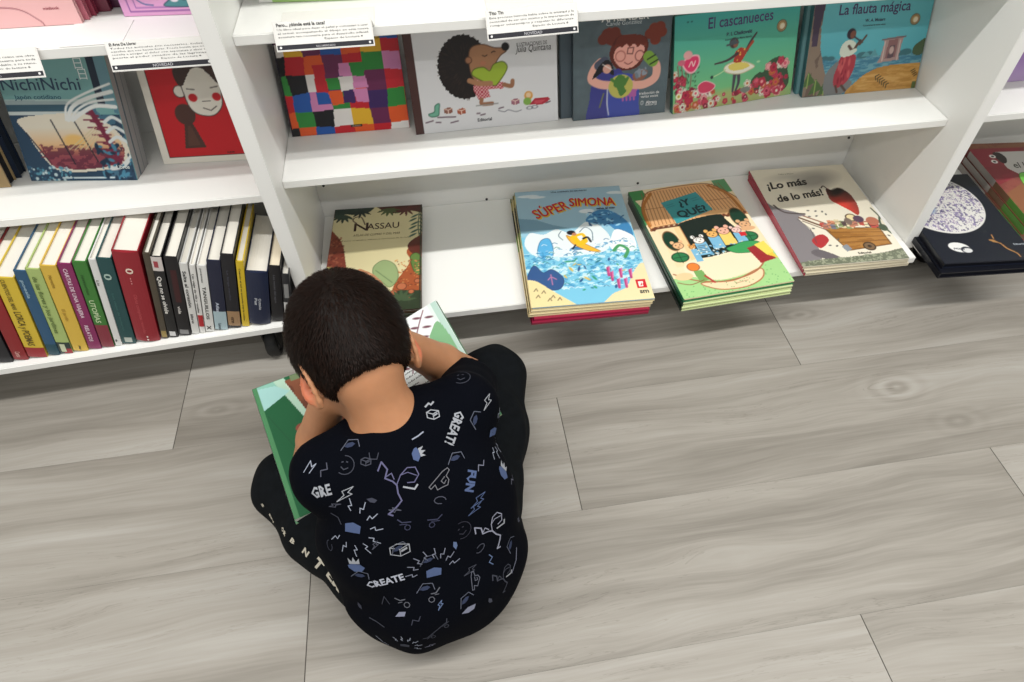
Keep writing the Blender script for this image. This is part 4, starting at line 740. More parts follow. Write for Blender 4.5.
# ---- books spine out on the bottom shelf of the left bookcase
G5 = 'books packed spine out on the bottom left shelf'
def spine_book(label, x0, x1, ztop, col, lean=11.6, depth=.15, front=-.285, bands=(), texts=(), pages='#e4e0d6', round_=False, dy=0):
    """x0,x1 = where the spine's foot stands; leans right by `lean` degrees; local x across the thickness, y into the shelf, z up"""
    a = R_(lean); th = (x1 - x0) * math.cos(a) - .0006; hgt = (ztop - .105) / math.cos(a)
    m = Matrix.Translation((x0 + (x1 - x0) * math.cos(a) * math.cos(a) * 0, front + (x0 + .05) * .050 + dy, .1056 + math.sin(a) * th)) @ Matrix.Rotation(a, 4, 'Y')
    r = empty('book', label=label, cat='book', group=G5, mw=m); mb = MB(); ct = .0018
    mb.box(0, ct, 0, depth, 0, hgt, col); mb.box(th - ct, th, 0, depth, 0, hgt, col)
    n = 8
    def sx(u, off=0): return (u * th, (-.0035 if round_ else -.0008) * (1 - (2 * u - 1) ** 2) - off)
    for i in range(n):
        (xa, ya), (xb, yb) = sx(i / n), sx((i + 1) / n); mb.poly([(xa, ya, 0), (xb, yb, 0), (xb, yb, hgt), (xa, ya, hgt)], col)
        mb.poly([(xa, ya, hgt), (xb, yb, hgt), (xb, .002, hgt), (xa, .002, hgt)], col)
    k = 1
    for (b0, b1, u0, u1, c_) in bands:
        m_ = 6
        for i in range(m_):
            (xa, ya), (xb, yb) = sx(u0 + (u1 - u0) * i / m_, .0002 * k), sx(u0 + (u1 - u0) * (i + 1) / m_, .0002 * k); mb.poly([(xa, ya, b0 * hgt), (xb, yb, b0 * hgt), (xb, yb, b1 * hgt), (xa, ya, b1 * hgt)], c_)
        k += 1
    off = .0002 * k + .0003
    for (txt, v, u, width, size, c_) in texts:                 # runs down the spine from height fraction v
        L_ = width * hgt
        def fn(Q, u=u): xx = u * th + Q[:, 1]; zz = v * hgt - Q[:, 0]; uu = np.clip(xx / th, 0, 1); yy = (-.0035 if round_ else -.0008) * (1 - (2 * uu - 1) ** 2) - off; return np.stack([xx, yy, zz], 1)
        put_text(mb, fn, txt, 0, 0, width=L_, size=size * th, col=c_, bold=.02, res=2)
    mb.build('cover', M_PRINT, r)
    pg = MB(); pg.box(ct, th - ct, .0022, depth - .002, .002, hgt - .003, pages); pg.build('pages', M_PAGES_S, r)
SB = [
 ('thick navy book with a pictured spine at the left edge of the bottom row', -.585, -.535, .268, '#1a1c30', 11.6, dict(bands=((.3, .62, .1, .8, '#6a4a3c'), (.03, .16, .7, .85, '#d8d8dc')))),
 ('black book between the thick navy book and the red spine', -.534, -.506, .262, '#1c1c22', 11.6, {}),
 ('dark red hardback third from the left in the bottom row', -.504, -.4825, .264, '#8c2226', 12, dict(texts=(('Cuentos', .12, .3, .08, .5, '#d8a8a0'),))),
 ('yellow book with an ornate title and red foot on its spine', -.481, -.452, .268, '#d6b93a', 12, dict(bands=((0, .13, 0, 1, '#9c2a30'),), texts=(('CUENTOS DEL MAR', .98, .3, .36, .3, '#6a5a20'), ('LORCA y POEMAS', .60, .28, .44, .5, '#5c4c1a')))),
 ('thin blue book left of the lime spine', -.4505, -.433, .278, '#2c5678', 11.8, dict(bands=((.0, .14, 0, 1, '#1f4a58'),), texts=(('poesía', .9, .3, .2, .4, '#9ab8c8'),))),
 ('lime green book with a patterned spine and dark foot', -.4325, -.412, .278, '#a9be74', 11.4, dict(bands=((0, .14, 0, 1, '#2c3c38'), (.0, .06, .4, 1, '#a02c34'), (.02, .12, .2, .6, '#c8d0b0')), texts=(('de las flores y los jardines', .92, .28, .66, .45, '#5c7038'),))),
 ('plain mustard yellow book left of the magenta spine', -.4105, -.3875, .280, '#d9b548', 11, dict(texts=(('Narrativa', .90, .3, .14, .3, '#9a7a2a'), ('El jardín', .52, .3, .14, .3, '#b08a30'), ('~', .07, .3, .05, .8, '#4a3a1a')))),
 ('magenta book with white lettering on its spine', -.3865, -.3665, .280, '#872a5e', 11, dict(texts=(('CARTAS DE UNA VIAJERA', .95, .3, .56, .42, '#e8d0dc'), ('RELATOS', .30, .3, .2, .42, '#e8d0dc')))),
 ('green book with a maroon foot titled on its spine', -.3655, -.3455, .280, '#3d7a34', 11, dict(bands=((0, .28, 0, 1, '#84303e'),), texts=(('historias', .86, .3, .22, .3, '#2c5a28'), ('UTOPÍAS', .58, .25, .27, .55, '#c8dcb0')))),
 ('thin white book between the green and teal spines', -.3445, -.3335, .282, '#dcdcda', 11.5, dict(texts=(('Lis', .78, .2, .06, .5, '#606060'), ('e', .08, .2, .03, .6, '#202020')))),
 ('dark teal hardback with a small round crest on its spine', -.3325, -.3105, .280, '#1f4a4c', 11.3, dict(bands=((.02, .08, .25, .8, '#b8c0b8'),), texts=(('0', .84, .2, .07, .7, '#a8c0b8'), ('Los viajes de invierno', .62, .35, .45, .22, '#3c6a68')))),
 ('fat crimson hardback in the middle of the bottom row', -.308, -.270, .287, '#92202c', 11.4, dict(round_=True, texts=(('0', .84, .38, .06, .4, '#e8d0c0'), ('···', .74, .38, .07, .3, '#d89090'), ('Obras completas reunidas', .56, .42, .46, .2, '#b84a50'), ('··', .07, .36, .06, .5, '#e8d8d0')))),
 ('narrow brown book right of the fat crimson hardback', -.269, -.2585, .280, '#4c4438', 12, dict(bands=((.02, .1, .1, .9, '#a08a50'),))),
 ('black book with a white floral top titled Que no se olvide', -.2575, -.241, .270, '#1c1c1e', 11.5, dict(bands=((.84, 1, 0, 1, '#d0c8c4'), (.88, .95, .2, .6, '#a04048'), (.02, .08, .2, .8, '#d8d8d8')), texts=(('Que no se olvide', .78, .25, .46, .55, '#e8e6e0'),))),
 ('black book with a dim red title and a white publisher mark', -.240, -.2195, .265, '#17161a', 12, dict(bands=((.45, .85, .3, .75, '#3c1418'), (.02, .08, .15, .85, '#8a8a8a')), texts=(('vida', .40, .35, .10, .35, '#d8d4d0'),))),
 ('white book with black lettering titled Salta al corazón', -.2185, -.206, .250, '#d9d9d6', 11.6, dict(texts=(('Salta al corazón', .90, .25, .50, .62, '#26262a'), ('libro', .30, .25, .14, .5, '#26262a')))),
 ('slim white book with a red square low on its spine', -.2055, -.1965, .244, '#e0dfdc', 12, dict(bands=((.10, .28, .05, 1, '#b0242c'),), texts=(('Un viaje de ida y vuelta', .88, .2, .56, .6, '#3c3c3c'),))),
 ('white book with tall black capitals, right of the red square one', -.1955, -.1805, .240, '#dededb', 12.5, dict(texts=(('TANGUILLOS', .70, .3, .50, .5, '#202020'), ('poemas', .96, .3, .2, .3, '#5a5a5a'), ('X', .10, .2, .07, .7, '#202020')))),
 ('dark navy book with a pale blue foot', -.179, -.1575, .246, '#1b2038', 12.3, dict(bands=((0, .28, 0, 1, '#a9bfc6'),), texts=(('Atlas', .42, .3, .14, .35, '#c8d0e0'), ('lumen', .10, .3, .10, .35, '#46525c')))),
 ('black book with a tan foot left of the yellow spine', -.1565, -.1355, .255, '#1a1a20', 12, dict(bands=((.03, .24, 0, 1, '#a0805e'),), texts=(('La larga noche', .80, .35, .4, .2, '#4a4a58'), ('oro', .16, .3, .09, .4, '#3c2c20')))),
 ('thin bright yellow book with black lettering', -.134, -.1215, .238, '#d4b62a', 11.8, dict(texts=(('Cuando el sol se esconde tras la colina', .90, .3, .80, .32, '#3a3418'),))),
 ('fat navy cloth hardback near the right end of the bottom row', -.120, -.0835, .209, '#1c2540', 11.9, dict(round_=True, texts=(('Octavio', .52, .52, .22, .17, '#c8ccd4'), ('Paz', .52, .34, .13, .17, '#c8ccd4')))),
 ('black book with cream pages right of the fat navy hardback', -.082, -.062, .217, '#19181c', 11, dict(texts=(('Las voces del agua', .85, .35, .5, .25, '#5a5a60'),), pages='#e0d4bc')),
 ('black and white book standing last at the right end of the row', -.0605, -.0475, .196, '#2a2a2e', 10, dict(bands=((0, .4, 0, 1, '#c8c8c6'), (.5, .8, .2, .8, '#8a8a8a')), texts=(('La casa', .36, .3, .3, .5, '#303030'),))),
]
for lb, x0, x1, zt, col, ln_, kw in SB: spine_book(lb, x0, x1, zt + .018, col, ln_ + 2.0, **kw)

# ---- hanging shelf labels
def shelf_label(label, x0, x1, ztl, ztr, hgt, head, lines, bar, tilt=.42, yoff=-.2225):
    flap = x0 > 0
    top_l = Vector((x0, yoff, ztl)); top_r = Vector((x1, yoff, ztr)); ex = (top_r - top_l).normalized(); dn = Vector((0, -math.sin(tilt), -math.cos(tilt)))
    m = frame(top_l, ex, -dn); wd = (top_r - top_l).length; r = empty('shelf_label', label=label, cat='label', group='printed labels clipped to the shelf fronts', mw=m)
    mb = MB(); mb.box(-.0015, wd + .0015, -hgt - .001, .0015, -.0012, -.0004, '#d8d6d2')
    inv = m.inverted(); sh = [inv @ Vector(p) for p in ((x0 + .004, -.2201, .5874), (x1 + .004, -.2201, .5874), (x1 + .004, -.160, .5874), (x0 + .004, -.160, .5874))]
    for dz in ((0, .0006) if flap else ()): mb.poly([p + inv.to_3x3() @ Vector((0, 0, dz)) for p in sh], '#efefec')
    mb.poly([sh[0], sh[1], Vector((wd, .001, -.0008)), Vector((0, .001, -.0008))], '#d8d6d2')
    mb.build('holder', M_CLEAR, r)
    cb = MB(); cb.box(0, wd, -hgt, 0, -.0003, 0, '#e9e8e4'); bh = hgt * .17
    cb.poly([(0, -hgt + .0012, .0002), (wd, -hgt + .0012, .0002), (wd, -hgt + .0012 + bh, .0002), (0, -hgt + .0012 + bh, .0002)], '#34343a')
    fn = lambda Q: np.stack([Q[:, 0], Q[:, 1], np.full(len(Q), .0004)], 1)
    put_text(cb, fn, bar, wd * .5, -hgt + .0012 + bh * .2, width=wd * .20, col='#b8b8bc', bold=.01, align='c', res=2)
    lh = hgt * .70 / (len(lines) + 1.3)
    put_text(cb, fn, head, wd * .03, -lh * 1.0, width=min(wd * .5, len(head) * lh * .52), col='#1c1c20', bold=.02, res=2)
    for i, l in enumerate(lines): last = i == len(lines) - 1; put_text(cb, fn, l, wd * (.5 if last else .03), -lh * (2.05 + i), width=wd * (.40 if last else .94), size=lh * .72, col='#3c3c40', res=1)
    for sx in (.035, .965):
        cb.poly([(wd * sx + .0016 * math.cos(t), -hgt + .0012 + bh * .5 + .0016 * math.sin(t), .0005) for t in np.linspace(0, 6.1, 12)], '#e4e4e4')
    cb.build('card', M_MATTE, r)
shelf_label('printed shelf label cut by the left edge of the picture', -.372, -.246, .591, .590, .034, 'Leer en común...', ['Un viaje dibujado por Japón que reúne una obra', 'llena de calma. Una lectura necesaria para toda', 'la comunidad y muy recomendable, a su ritmo.', 'Espacio de lectura 8'], 'RECOMENDADO')
shelf_label('printed shelf label above the red girl book headed El Arte De Llorar', -.161, -.035, .590, .5895, .034, 'El Arte De Llorar', ['Todos los animales son necesarios, incluso', 'aquellos que nos hacen llorar. Poesía bonita que nos', 'enseña a acoger el dolor con esperanza y abrir la', 'puerta al poder sanador de las lágrimas.', 'Espacio de Lectura 8'], 'NOVEDAD')
shelf_label('printed shelf label above the patchwork book headed Pero...', .052, .178, .6005, .600, .034, 'Pero... ¿dónde está la caca?', ['Un libro ideal para dejar el pañal y comenzar a usar', 'el orinal, acompañando al dibujo en esta nueva', 'aventura tan necesaria para el desarrollo infantil.', 'Espacio de Lectura 8'], 'RECOMENDADO')
shelf_label('tilted printed shelf label above the hedgehog book', .334, .4595, .597, .600, .036, 'Tito Tin', ['Esta preciosa historia habla sobre la amistad y la', 'necesidad de ser uno mismo y la importancia de', 'romper estereotipos y respetar lo diferente.', 'Espacio de Lectura 8'], 'NOVEDAD')
mb = MB(); mb.box(-.2185, -.1425, -.2190, -.150, H2 + .0002, H2 + .0009, '#ecebe9'); tag(mb.build('shelf_liner', M_MATTE), 'white card strip lying on the top left shelf between pink and purple books', 'card')

# ------------------------------------------------------------------ the boy: signed-distance body, smooth surface nets
class SDF:
    def __init__(s, lo, hi, h):
        s.lo, s.h = np.array(lo, float), h; s.n = np.ceil((np.array(hi) - s.lo) / h).astype(int) + 1; s.D = np.full(s.n, .05, np.float32)
    def _sub(s, a, b):
        i0 = np.maximum(0, np.floor((np.array(a) - s.lo) / s.h).astype(int)); i1 = np.minimum(s.n, np.ceil((np.array(b) - s.lo) / s.h).astype(int) + 1)
        if (i1 <= i0).any(): return None, None
        g = [s.lo[k] + s.h * np.arange(i0[k], i1[k]) for k in range(3)]; X = np.stack(np.meshgrid(*g, indexing='ij'), -1)
        return tuple(slice(i0[k], i1[k]) for k in range(3)), X
    def _op(s, sl, d, k, sub=False):
        o = s.D[sl]
        if sub:
            d = -d
            if k: h = np.clip(.5 - .5 * (o - d) / k, 0, 1); s.D[sl] = o * (1 - h) + d * h + k * h * (1 - h)
            else: s.D[sl] = np.maximum(o, d)
        else:
            if k: h = np.clip(.5 + .5 * (o - d) / k, 0, 1); s.D[sl] = o * (1 - h) + d * h - k * h * (1 - h)
            else: s.D[sl] = np.minimum(o, d)
    def cone(s, a, b, ra, rb, k=.012, sub=False, flat=None):
        a, b = np.array(a, float), np.array(b, float); m = max(ra, rb) + k + 3 * s.h
        sl, X = s._sub(np.minimum(a, b) - m, np.maximum(a, b) + m)
        if sl is None: return
        ab = b - a; t = np.clip(((X - a) @ ab) / (ab @ ab + 1e-12), 0, 1); V = X - a - t[..., None] * ab
        if flat is not None: f, q = flat; f = np.array(f) / np.linalg.norm(f); V = V + (V @ f)[..., None] * f * (1 / q - 1)
        s._op(sl, np.linalg.norm(V, axis=-1) - (ra + (rb - ra) * t), k, sub)
    def chain(s, P, k=.012, **kw):
        for (a, ra), (b, rb) in zip(P, P[1:]): s.cone(a, b, ra, rb, k, **kw)
    def ell(s, c, r, M=None, k=.012, sub=False):
        c, r = np.array(c, float), np.array(r, float); m = r.max() + k + 3 * s.h; sl, X = s._sub(c - m, c + m)
        if sl is None: return
        V = X - c
        if M is not None: V = V @ M                                       # columns of M are the ellipsoid's axes
        k0 = np.linalg.norm(V / r, axis=-1); k1 = np.linalg.norm(V / (r * r), axis=-1) + 1e-9
        s._op(sl, np.where(k0 < 1e-4, -r.min(), k0 * (k0 - 1) / k1), k, sub)
    def halfspace(s, p, n, k=.004):                                       # keeps the side the normal points away from
        g = [s.lo[i] + s.h * np.arange(s.n[i]) for i in range(3)]; n = np.array(n, float); n /= np.linalg.norm(n)
        d = (g[0][:, None, None] - p[0]) * n[0] + (g[1][None, :, None] - p[1]) * n[1] + (g[2][None, None, :] - p[2]) * n[2]
        s._op((slice(None),) * 3, -d, k, True)
    def surface(s):
        D = s.D; ins = D < 0; c = [ins[i:ins.shape[0] - 1 + i, j:ins.shape[1] - 1 + j, k:ins.shape[2] - 1 + k] for i in (0, 1) for j in (0, 1) for k in (0, 1)]
        sm = sum(x.astype(np.int8) for x in c); act = (sm > 0) & (sm < 8); I = np.argwhere(act); idx = -np.ones(act.shape, np.int64); idx[tuple(I.T)] = np.arange(len(I))
        acc = np.zeros((len(I), 3)); cnt = np.zeros(len(I)); off = [(i, j, k) for i in (0, 1) for j in (0, 1) for k in (0, 1)]
        for a in off:
            for ax in range(3):
                if a[ax]: continue
                b = list(a); b[ax] = 1; da = D[tuple((I + a).T)]; db = D[tuple((I + b).T)]; m = (da < 0) != (db < 0); t = da[m] / (da[m] - db[m])
                p = np.array(a, float) + np.zeros((m.sum(), 3)); p[:, ax] += t; acc[m] += p; cnt[m] += 1
        V = (I + acc / cnt[:, None]) * s.h + s.lo; Q = []
        for ax in range(3):
            u, v = [(1, 2), (2, 0), (0, 1)][ax]; sl0 = [slice(1, -1)] * 3; sl0[ax] = slice(0, -1); sl1 = list(sl0); sl1[ax] = slice(1, None)
            A, B = ins[tuple(sl0)], ins[tuple(sl1)]; E = np.argwhere(A != B); base = E + 1; base[:, ax] -= 1; fl = A[tuple(E.T)]
            eu = np.eye(3, dtype=int)[u]; ev = np.eye(3, dtype=int)[v]
            q = np.stack([idx[tuple((base - eu - ev).T)], idx[tuple((base - ev).T)], idx[tuple(base.T)], idx[tuple((base - eu).T)]], -1); q[~fl] = q[~fl][:, ::-1]; Q.append(q)
        Q = np.concatenate(Q); return V, Q[(Q >= 0).all(1)]
def vnormals(V, Q):
    n = np.cross(V[Q[:, 2]] - V[Q[:, 0]], V[Q[:, 3]] - V[Q[:, 1]]); N = np.zeros_like(V)
    for k in range(4): np.add.at(N, Q[:, k], n)
    return N / (np.linalg.norm(N, axis=1, keepdims=True) + 1e-12)
def relax(V, Q, it=2, f=.5):
    for _ in range(it):
        S = np.zeros_like(V); c = np.zeros(len(V))
        for k in range(4): np.add.at(S, Q[:, k], V[Q[:, (k + 1) % 4]]); np.add.at(c, Q[:, k], 1)
        V = V * (1 - f) + f * S / c[:, None]
    return V
def mesh_obj(name, V, Q, m, parent=None, col=None, mats=None):
    me = bpy.data.meshes.new(name); me.vertices.add(len(V)); me.vertices.foreach_set('co', np.asarray(V, np.float32).ravel()); me.loops.add(len(Q) * 4); me.loops.foreach_set('vertex_index', np.asarray(Q, np.int32).ravel())
    me.polygons.add(len(Q)); me.polygons.foreach_set('loop_start', np.arange(len(Q), dtype=np.int32) * 4); me.update(calc_edges=True); me.validate()
    me.polygons.foreach_set('use_smooth', np.ones(len(me.polygons), bool))
    if col is not None:
        ca = me.color_attributes.new('Col', 'FLOAT_COLOR', 'POINT'); cc = np.ones((len(V), 4)); cc[:, :3] = lin(np.clip(col, 0, 1)); ca.data.foreach_set('color', cc.ravel())
    me.materials.append(m); return link(name, me, parent)
def unit(v): v = np.array(v, float); return v / np.linalg.norm(v)

# --- pose (metres, floor z = 0); right = the boy's right hand side of the picture
PEL = np.array([.180, -.765, .085]); BOYX = unit((.933, .36, 0)); FWD = unit((-.36, .933, 0)); UP = np.array([0, 0, 1.])
NECK = np.array([.155, -.690, .335]); CHEST = np.array([.163, -.715, .245])
SHL, SHR = np.array([.076, -.720, .288]), np.array([.240, -.652, .288])
ELL, ELR = np.array(at_z(315, 461, .165)), np.array(at_z(468, 377, .178))
HR = BOYX; HU = unit(np.array((-.30, .85, .43)) - np.dot((-.30, .85, .43), HR) * HR); HF = np.cross(HU, HR); HF = HF if HF[2] < 0 else -HF
yw = math.radians(3); HR, HF = HR * math.cos(yw) + HF * math.sin(yw), HF * math.cos(yw) - HR * math.sin(yw)   # head turned a little
HS = .92
HC = np.array([.1135, -.600, .388])                                        # skull centre
EAR_Y = -.046
def hp(x, y, z): return HC + (HR * x + HU * y + HF * z) * HS                      # right, up (crown), towards the face
EAL, EAR_ = hp(-.068, EAR_Y, .004), hp(.068, EAR_Y, .004)
HIPL, HIPR = PEL + BOYX * -.065 + FWD * .02, PEL + BOYX * .065 + FWD * .02
KNL, KNR = np.array([-.038, -.602, .075]), np.array([.295, -.452, .080])
ANL, ANR = np.array([.10, -.535, .050]), np.array([.12, -.470, .045])
TOL, TOR = np.array([.17, -.47, .040]), np.array([.045, -.50, .035])

body = SDF((-.14, -.92, 0), (.37, -.36, .50), .0027)
# trunk inside the shirt, pelvis, legs
body.ell(PEL + UP * .005, (.085, .062, .065), np.stack([BOYX, FWD, UP], 1), .02)
body.chain([(PEL, .06), (CHEST + FWD * .02, .055), (NECK - UP * .04 + FWD * .012, .036)], .03)
body.cone(SHL + UP * .004, NECK - UP * .03 + FWD * .01, .026, .028, .03); body.cone(SHR + UP * .0, NECK - UP * .03 + FWD * .01, .026, .028, .03)
for hip, kn, an, to in ((HIPL, KNL, ANL, TOL), (HIPR, KNR, ANR, TOR)):
    body.chain([(hip, .052), (kn, .036)], .02); body.chain([(kn, .035), (kn * .6 + an * .4, .036), (an, .022)], .015); body.chain([(an, .022), (to, .017)], .012)
# neck
body.chain([(NECK - UP * .035 + FWD * .002, .041), (hp(0, -.060, -.018), .0345), (hp(0, -.020, -.01), .042)], .018)
# arms: shoulder, elbow, wrist at the cheek
WRL, WRR = hp(-.050, -.052, .054), hp(.064, -.012, .050)
for sh, el, wr in ((SHL, ELL, WRL), (SHR, ELR, WRR)):
    body.chain([(sh, .032), (el, .0255)], .02); body.chain([(el, .0300), (el * .6 + wr * .4, .0285), (wr, .0195)], .008)
# head
HM = np.stack([HR, HU, HF], 1)
def hell(c, r, M=None, k=.012, sub=False): body.ell(c, tuple(q * HS for q in r), M, k, sub)
hell(HC + HF * -.006, (.066, .080, .080), HM, .01)
hell(hp(0, -.012, .028), (.056, .074, .050), HM, .02)                  # face mass
hell(hp(0, -.070, .040), (.040, .030, .034), HM, .022)                 # jaw and chin
hell(hp(0, -.042, -.030), (.046, .040, .040), HM, .02)                 # nape
for sx in (-1, 1):
    hell(hp(sx * .034, -.034, .056), (.022, .022, .018), HM, .012)      # cheek
    hell(hp(sx * .027, -.004, .077), (.014, .010, .010), HM, .004, sub=True)   # eye socket
    hell(hp(sx * .027, -.004, .068), (.0125, .0105, .0105), HM, .002)   # eyeball with lid
    body.cone(hp(sx * .014, .010, .078), hp(sx * .042, .008, .068), .005, .004, .006)
body.chain([(hp(0, .004, .076), .005), (hp(0, -.026, .088), .0075)], .006)   # nose
for sx in (-1, 1): hell(hp(sx * .007, -.029, .084), (.005, .0045, .005), HM, .003)
body.cone(hp(-.015, -.050, .073), hp(.015, -.050, .073), .0048, .0048, .004); body.cone(hp(-.013, -.058, .072), hp(.013, -.058, .072), .0052, .0052, .004)
body.cone(hp(-.015, -.0537, .079), hp(.015, -.0537, .079), .0012, .0012, .001, sub=True)
# ears: rim, lobe, hollow
for sx in (-1, 1):
    e = hp(sx * .0625, EAR_Y, -.012); ax = unit(HU * 1 - HF * .25); out = unit(HR * sx * .55 - HF * .8)
    prev = None
    for i in range(11):
        t = -1.1 + 4.3 * i / 10; ry = .0275; rz = .0180
        p = e + ax * (ry * math.sin(t)) + unit(-HF - ax * .25) * (rz * math.cos(t)) * 1 + out * (.0055 + .003 * math.sin(t))
        if prev is not None: body.cone(prev, p, .0034, .0034, .002)
        prev = p
    EM = np.stack([out, ax, np.cross(out, ax)], 1)
    hell(e + out * .004, (.005, .025, .0170), EM, .004); hell(e - ax * .022 + out * .005, (.004, .007, .006), EM, .003); hell(e + out * .010 - ax * .002 + HF * .002, (.006, .012, .007), EM, .002, sub=True)
# hands: palms against the cheeks, fingers curling up towards the temples
for sx, wr, cu in ((-1, WRL, 0), (1, WRR, 0)):
    fdir = unit(HU * 1.0 - HF * .16 + HR * sx * .06); side = unit(HF * -1.0 - HU * .15); palm_n = unit(HR * -sx + HF * -.15)
    base = wr + fdir * .012 + HR * sx * .004; PMx = np.stack([palm_n, fdir, side], 1)
    body.ell(base + fdir * .022, (.0105, .031, .026), PMx, .010)
    for i, (o_, L_, r_) in enumerate(((-.019, .040, .0063), (-.0065, .046, .0066), (.006, .043, .0064), (.018, .034, .0056))):
        k0 = base + fdir * .045 + side * o_; d1 = unit(fdir + side * o_ * 6 + palm_n * .15); k1 = k0 + d1 * L_ * .45
        d2 = unit(d1 + palm_n * .40); k2 = k1 + d2 * L_ * .32; d3 = unit(d2 + palm_n * .45); k3 = k2 + d3 * L_ * .26
        body.chain([(k0 - fdir * .012, r_ * 1.08), (k1, r_), (k2, r_ * .94), (k3, r_ * .82)], .0015)
    t0 = base + side * -.020 + fdir * .004; t1 = t0 + unit(-side * .9 + fdir * .6) * .022; t2 = t1 + unit(-side * .35 + fdir * 1 + palm_n * .2) * .018
    body.chain([(t0 + side * .006, .0095), (t1, .0074), (t2, .0060)], .003)
V, Q = body.surface(); V = relax(V, Q, 2, .5)
L3 = (V - HC) @ HM / HS
col = np.ones((len(V), 3)) * C('#b5805c')
def tint(m, c_): 
    global col
    col += np.clip(m, 0, 1)[:, None] * (C(c_) - col)
for sx in (-1, 1):
    tint(np.exp(-(((L3[:, 0] - sx * .078) / .014) ** 2 + ((L3[:, 1] - EAR_Y) / .028) ** 2 + ((L3[:, 2] + .008) / .022) ** 2) ** 2) * .75, '#c86a4c')
    tint(np.exp(-(((L3[:, 0] - sx * .036) / .018) ** 2 + ((L3[:, 1] + .036) / .018) ** 2 + ((L3[:, 2] - .07) / .03) ** 2)) * .4, '#cf7a5c')
    tint((np.hypot(L3[:, 0] - sx * .027, (L3[:, 1] + .0045) * 1.6) < .009) * (L3[:, 2] > .070) * .9, '#2a1a14')
tint((abs(L3[:, 0]) < .016) * (abs(L3[:, 1] + .054) < .006) * (L3[:, 2] > .07) * .7, '#b0584c')
M_SKIN = mat('skin', rough=.52, attr=True, spec=.35, sss=.12, noise=(60, .05), bump=((700, 700, 700), .12, .0004))
boy = mesh_obj('boy', V, Q, M_SKIN, None, col)
tag(boy, 'boy in a dark printed t-shirt sitting on the floor bent over an open book', 'person')

# --- hair: short cap following the skull
hair = SDF((.0, -.75, .26), (.24, -.46, .52), .0022)
def hhe(c, r, M=None, k=.012, sub=False): hair.ell(c, tuple(q * HS for q in r), M, k, sub)
hhe(HC + HF * -.007, (.0745, .0885, .0885), HM, .002); hhe(hp(0, -.038, -.036), (.055, .050, .050), HM, .022)
hair.halfspace(hp(0, -.068, -.05), -HU * 1.0 - HF * .08, .006)              # nape line
hair.halfspace(hp(0, .035, .090), HF - HU * .45, .012)                      # forehead line
for sx in (-1, 1):
    hhe(hp(sx * .083, EAR_Y - .006, .000), (.026, .028, .024), HM, .006, sub=True)
    hhe(hp(sx * .070, -.070, .042), (.034, .042, .044), HM, .008, sub=True)
hhe(hp(0, -.050, .098), (.056, .080, .055), HM, .008, sub=True)
Vh, Qh = hair.surface(); Vh = relax(Vh, Qh, 3, .5); Nh = vnormals(Vh, Qh)
Lh = (Vh - HC) @ HM / HS
whorl = HC + HU * .050 + HF * -.070
ang = np.arctan2(Lh[:, 0], Lh[:, 1] - .05) ; rad = np.linalg.norm(Vh - whorl, axis=1)
Vh = Vh + Nh * (.0004 * np.sin(ang * 46 + 5 * np.sin(rad * 60)) * np.clip(rad / .05, 0, 1) + .0003 * np.sin(ang * 97 + rad * 300))[:, None]
# strands lying on the cap
rs = np.random.RandomState(12); ids = rs.randint(0, len(Vh), 15000); mbh = []; ch = []; qh = []; nb = 0
Pw = Vh[ids]; Nw = Nh[ids]; fl = Pw - whorl; fl -= (fl * Nw).sum(1, keepdims=True) * Nw; fl /= np.linalg.norm(fl, axis=1, keepdims=True) + 1e-6
fl += rs.normal(0, .22, fl.shape); fl -= (fl * Nw).sum(1, keepdims=True) * Nw; fl /= np.linalg.norm(fl, axis=1, keepdims=True) + 1e-6
sd = np.cross(fl, Nw); ln = rs.uniform(.007, .014, (len(ids), 1)); wd = rs.uniform(.00035, .0006, (len(ids), 1))
Lw = (Pw - HC) @ HM / HS; ln[(Lw[:, 1] < -.045)] *= .45
p0 = Pw - Nw * .001; p1 = Pw + fl * ln * .55 + Nw * .0014; p2 = Pw + fl * ln + Nw * rs.uniform(.0005, .0028, (len(ids), 1))
S = np.stack([p0 - sd * wd, p0 + sd * wd, p1 + sd * wd * .8, p1 - sd * wd * .8, p2 + sd * wd * .15, p2 - sd * wd * .15], 1).reshape(-1, 3); b = np.arange(len(ids))[:, None] * 6 + len(Vh)
Qs = np.concatenate([b + np.array([[0, 1, 2, 3]]), b + np.array([[3, 2, 4, 5]])])
HCOL = np.ones((len(Vh), 3)) * C('#100805'); SC_ = np.repeat(np.stack([C('#170c07') * q for q in rs.uniform(.7, 1.35, len(ids))]), 6, 0)
M_HAIR = mat('hair', rough=.5, attr=True, spec=.12)
mesh_obj('hair', np.concatenate([Vh, S]), np.concatenate([Qh, Qs]), M_HAIR, boy, np.concatenate([HCOL, SC_]))

# --- trousers
pants = SDF((-.15, -.91, 0), (.39, -.36, .22), .0035)
pants.ell(PEL + UP * -.002, (.105, .082, .080), np.stack([BOYX, FWD, UP], 1), .02)
for hip, kn, an in ((HIPL, KNL, ANL), (HIPR, KNR, ANR)):
    pants.chain([(hip - UP * .01, .066), (hip * .4 + kn * .6, .060), (kn, .050)], .03); pants.chain([(kn, .050), (kn * .5 + an * .5, .046), (an, .034)], .02)
Vp, Qp = pants.surface(); Vp = relax(Vp, Qp, 3, .5); Np = vnormals(Vp, Qp)
def wrinkle(V, s1, s2, seed):
    r = np.random.RandomState(seed); out = np.zeros(len(V))
    for i in range(7): k = r.normal(size=3); k *= r.uniform(s1, s2) / np.linalg.norm(k); out += np.sin(V @ k + r.uniform(0, 6) + 1.3 * np.sin(V @ (r.normal(size=3) * s1 * .35)))
    return out / 7
Vp = Vp + Np * (.0035 * wrinkle(Vp, 60, 160, 4))[:, None]; Vp[:, 2] = np.maximum(Vp[:, 2], .0006)
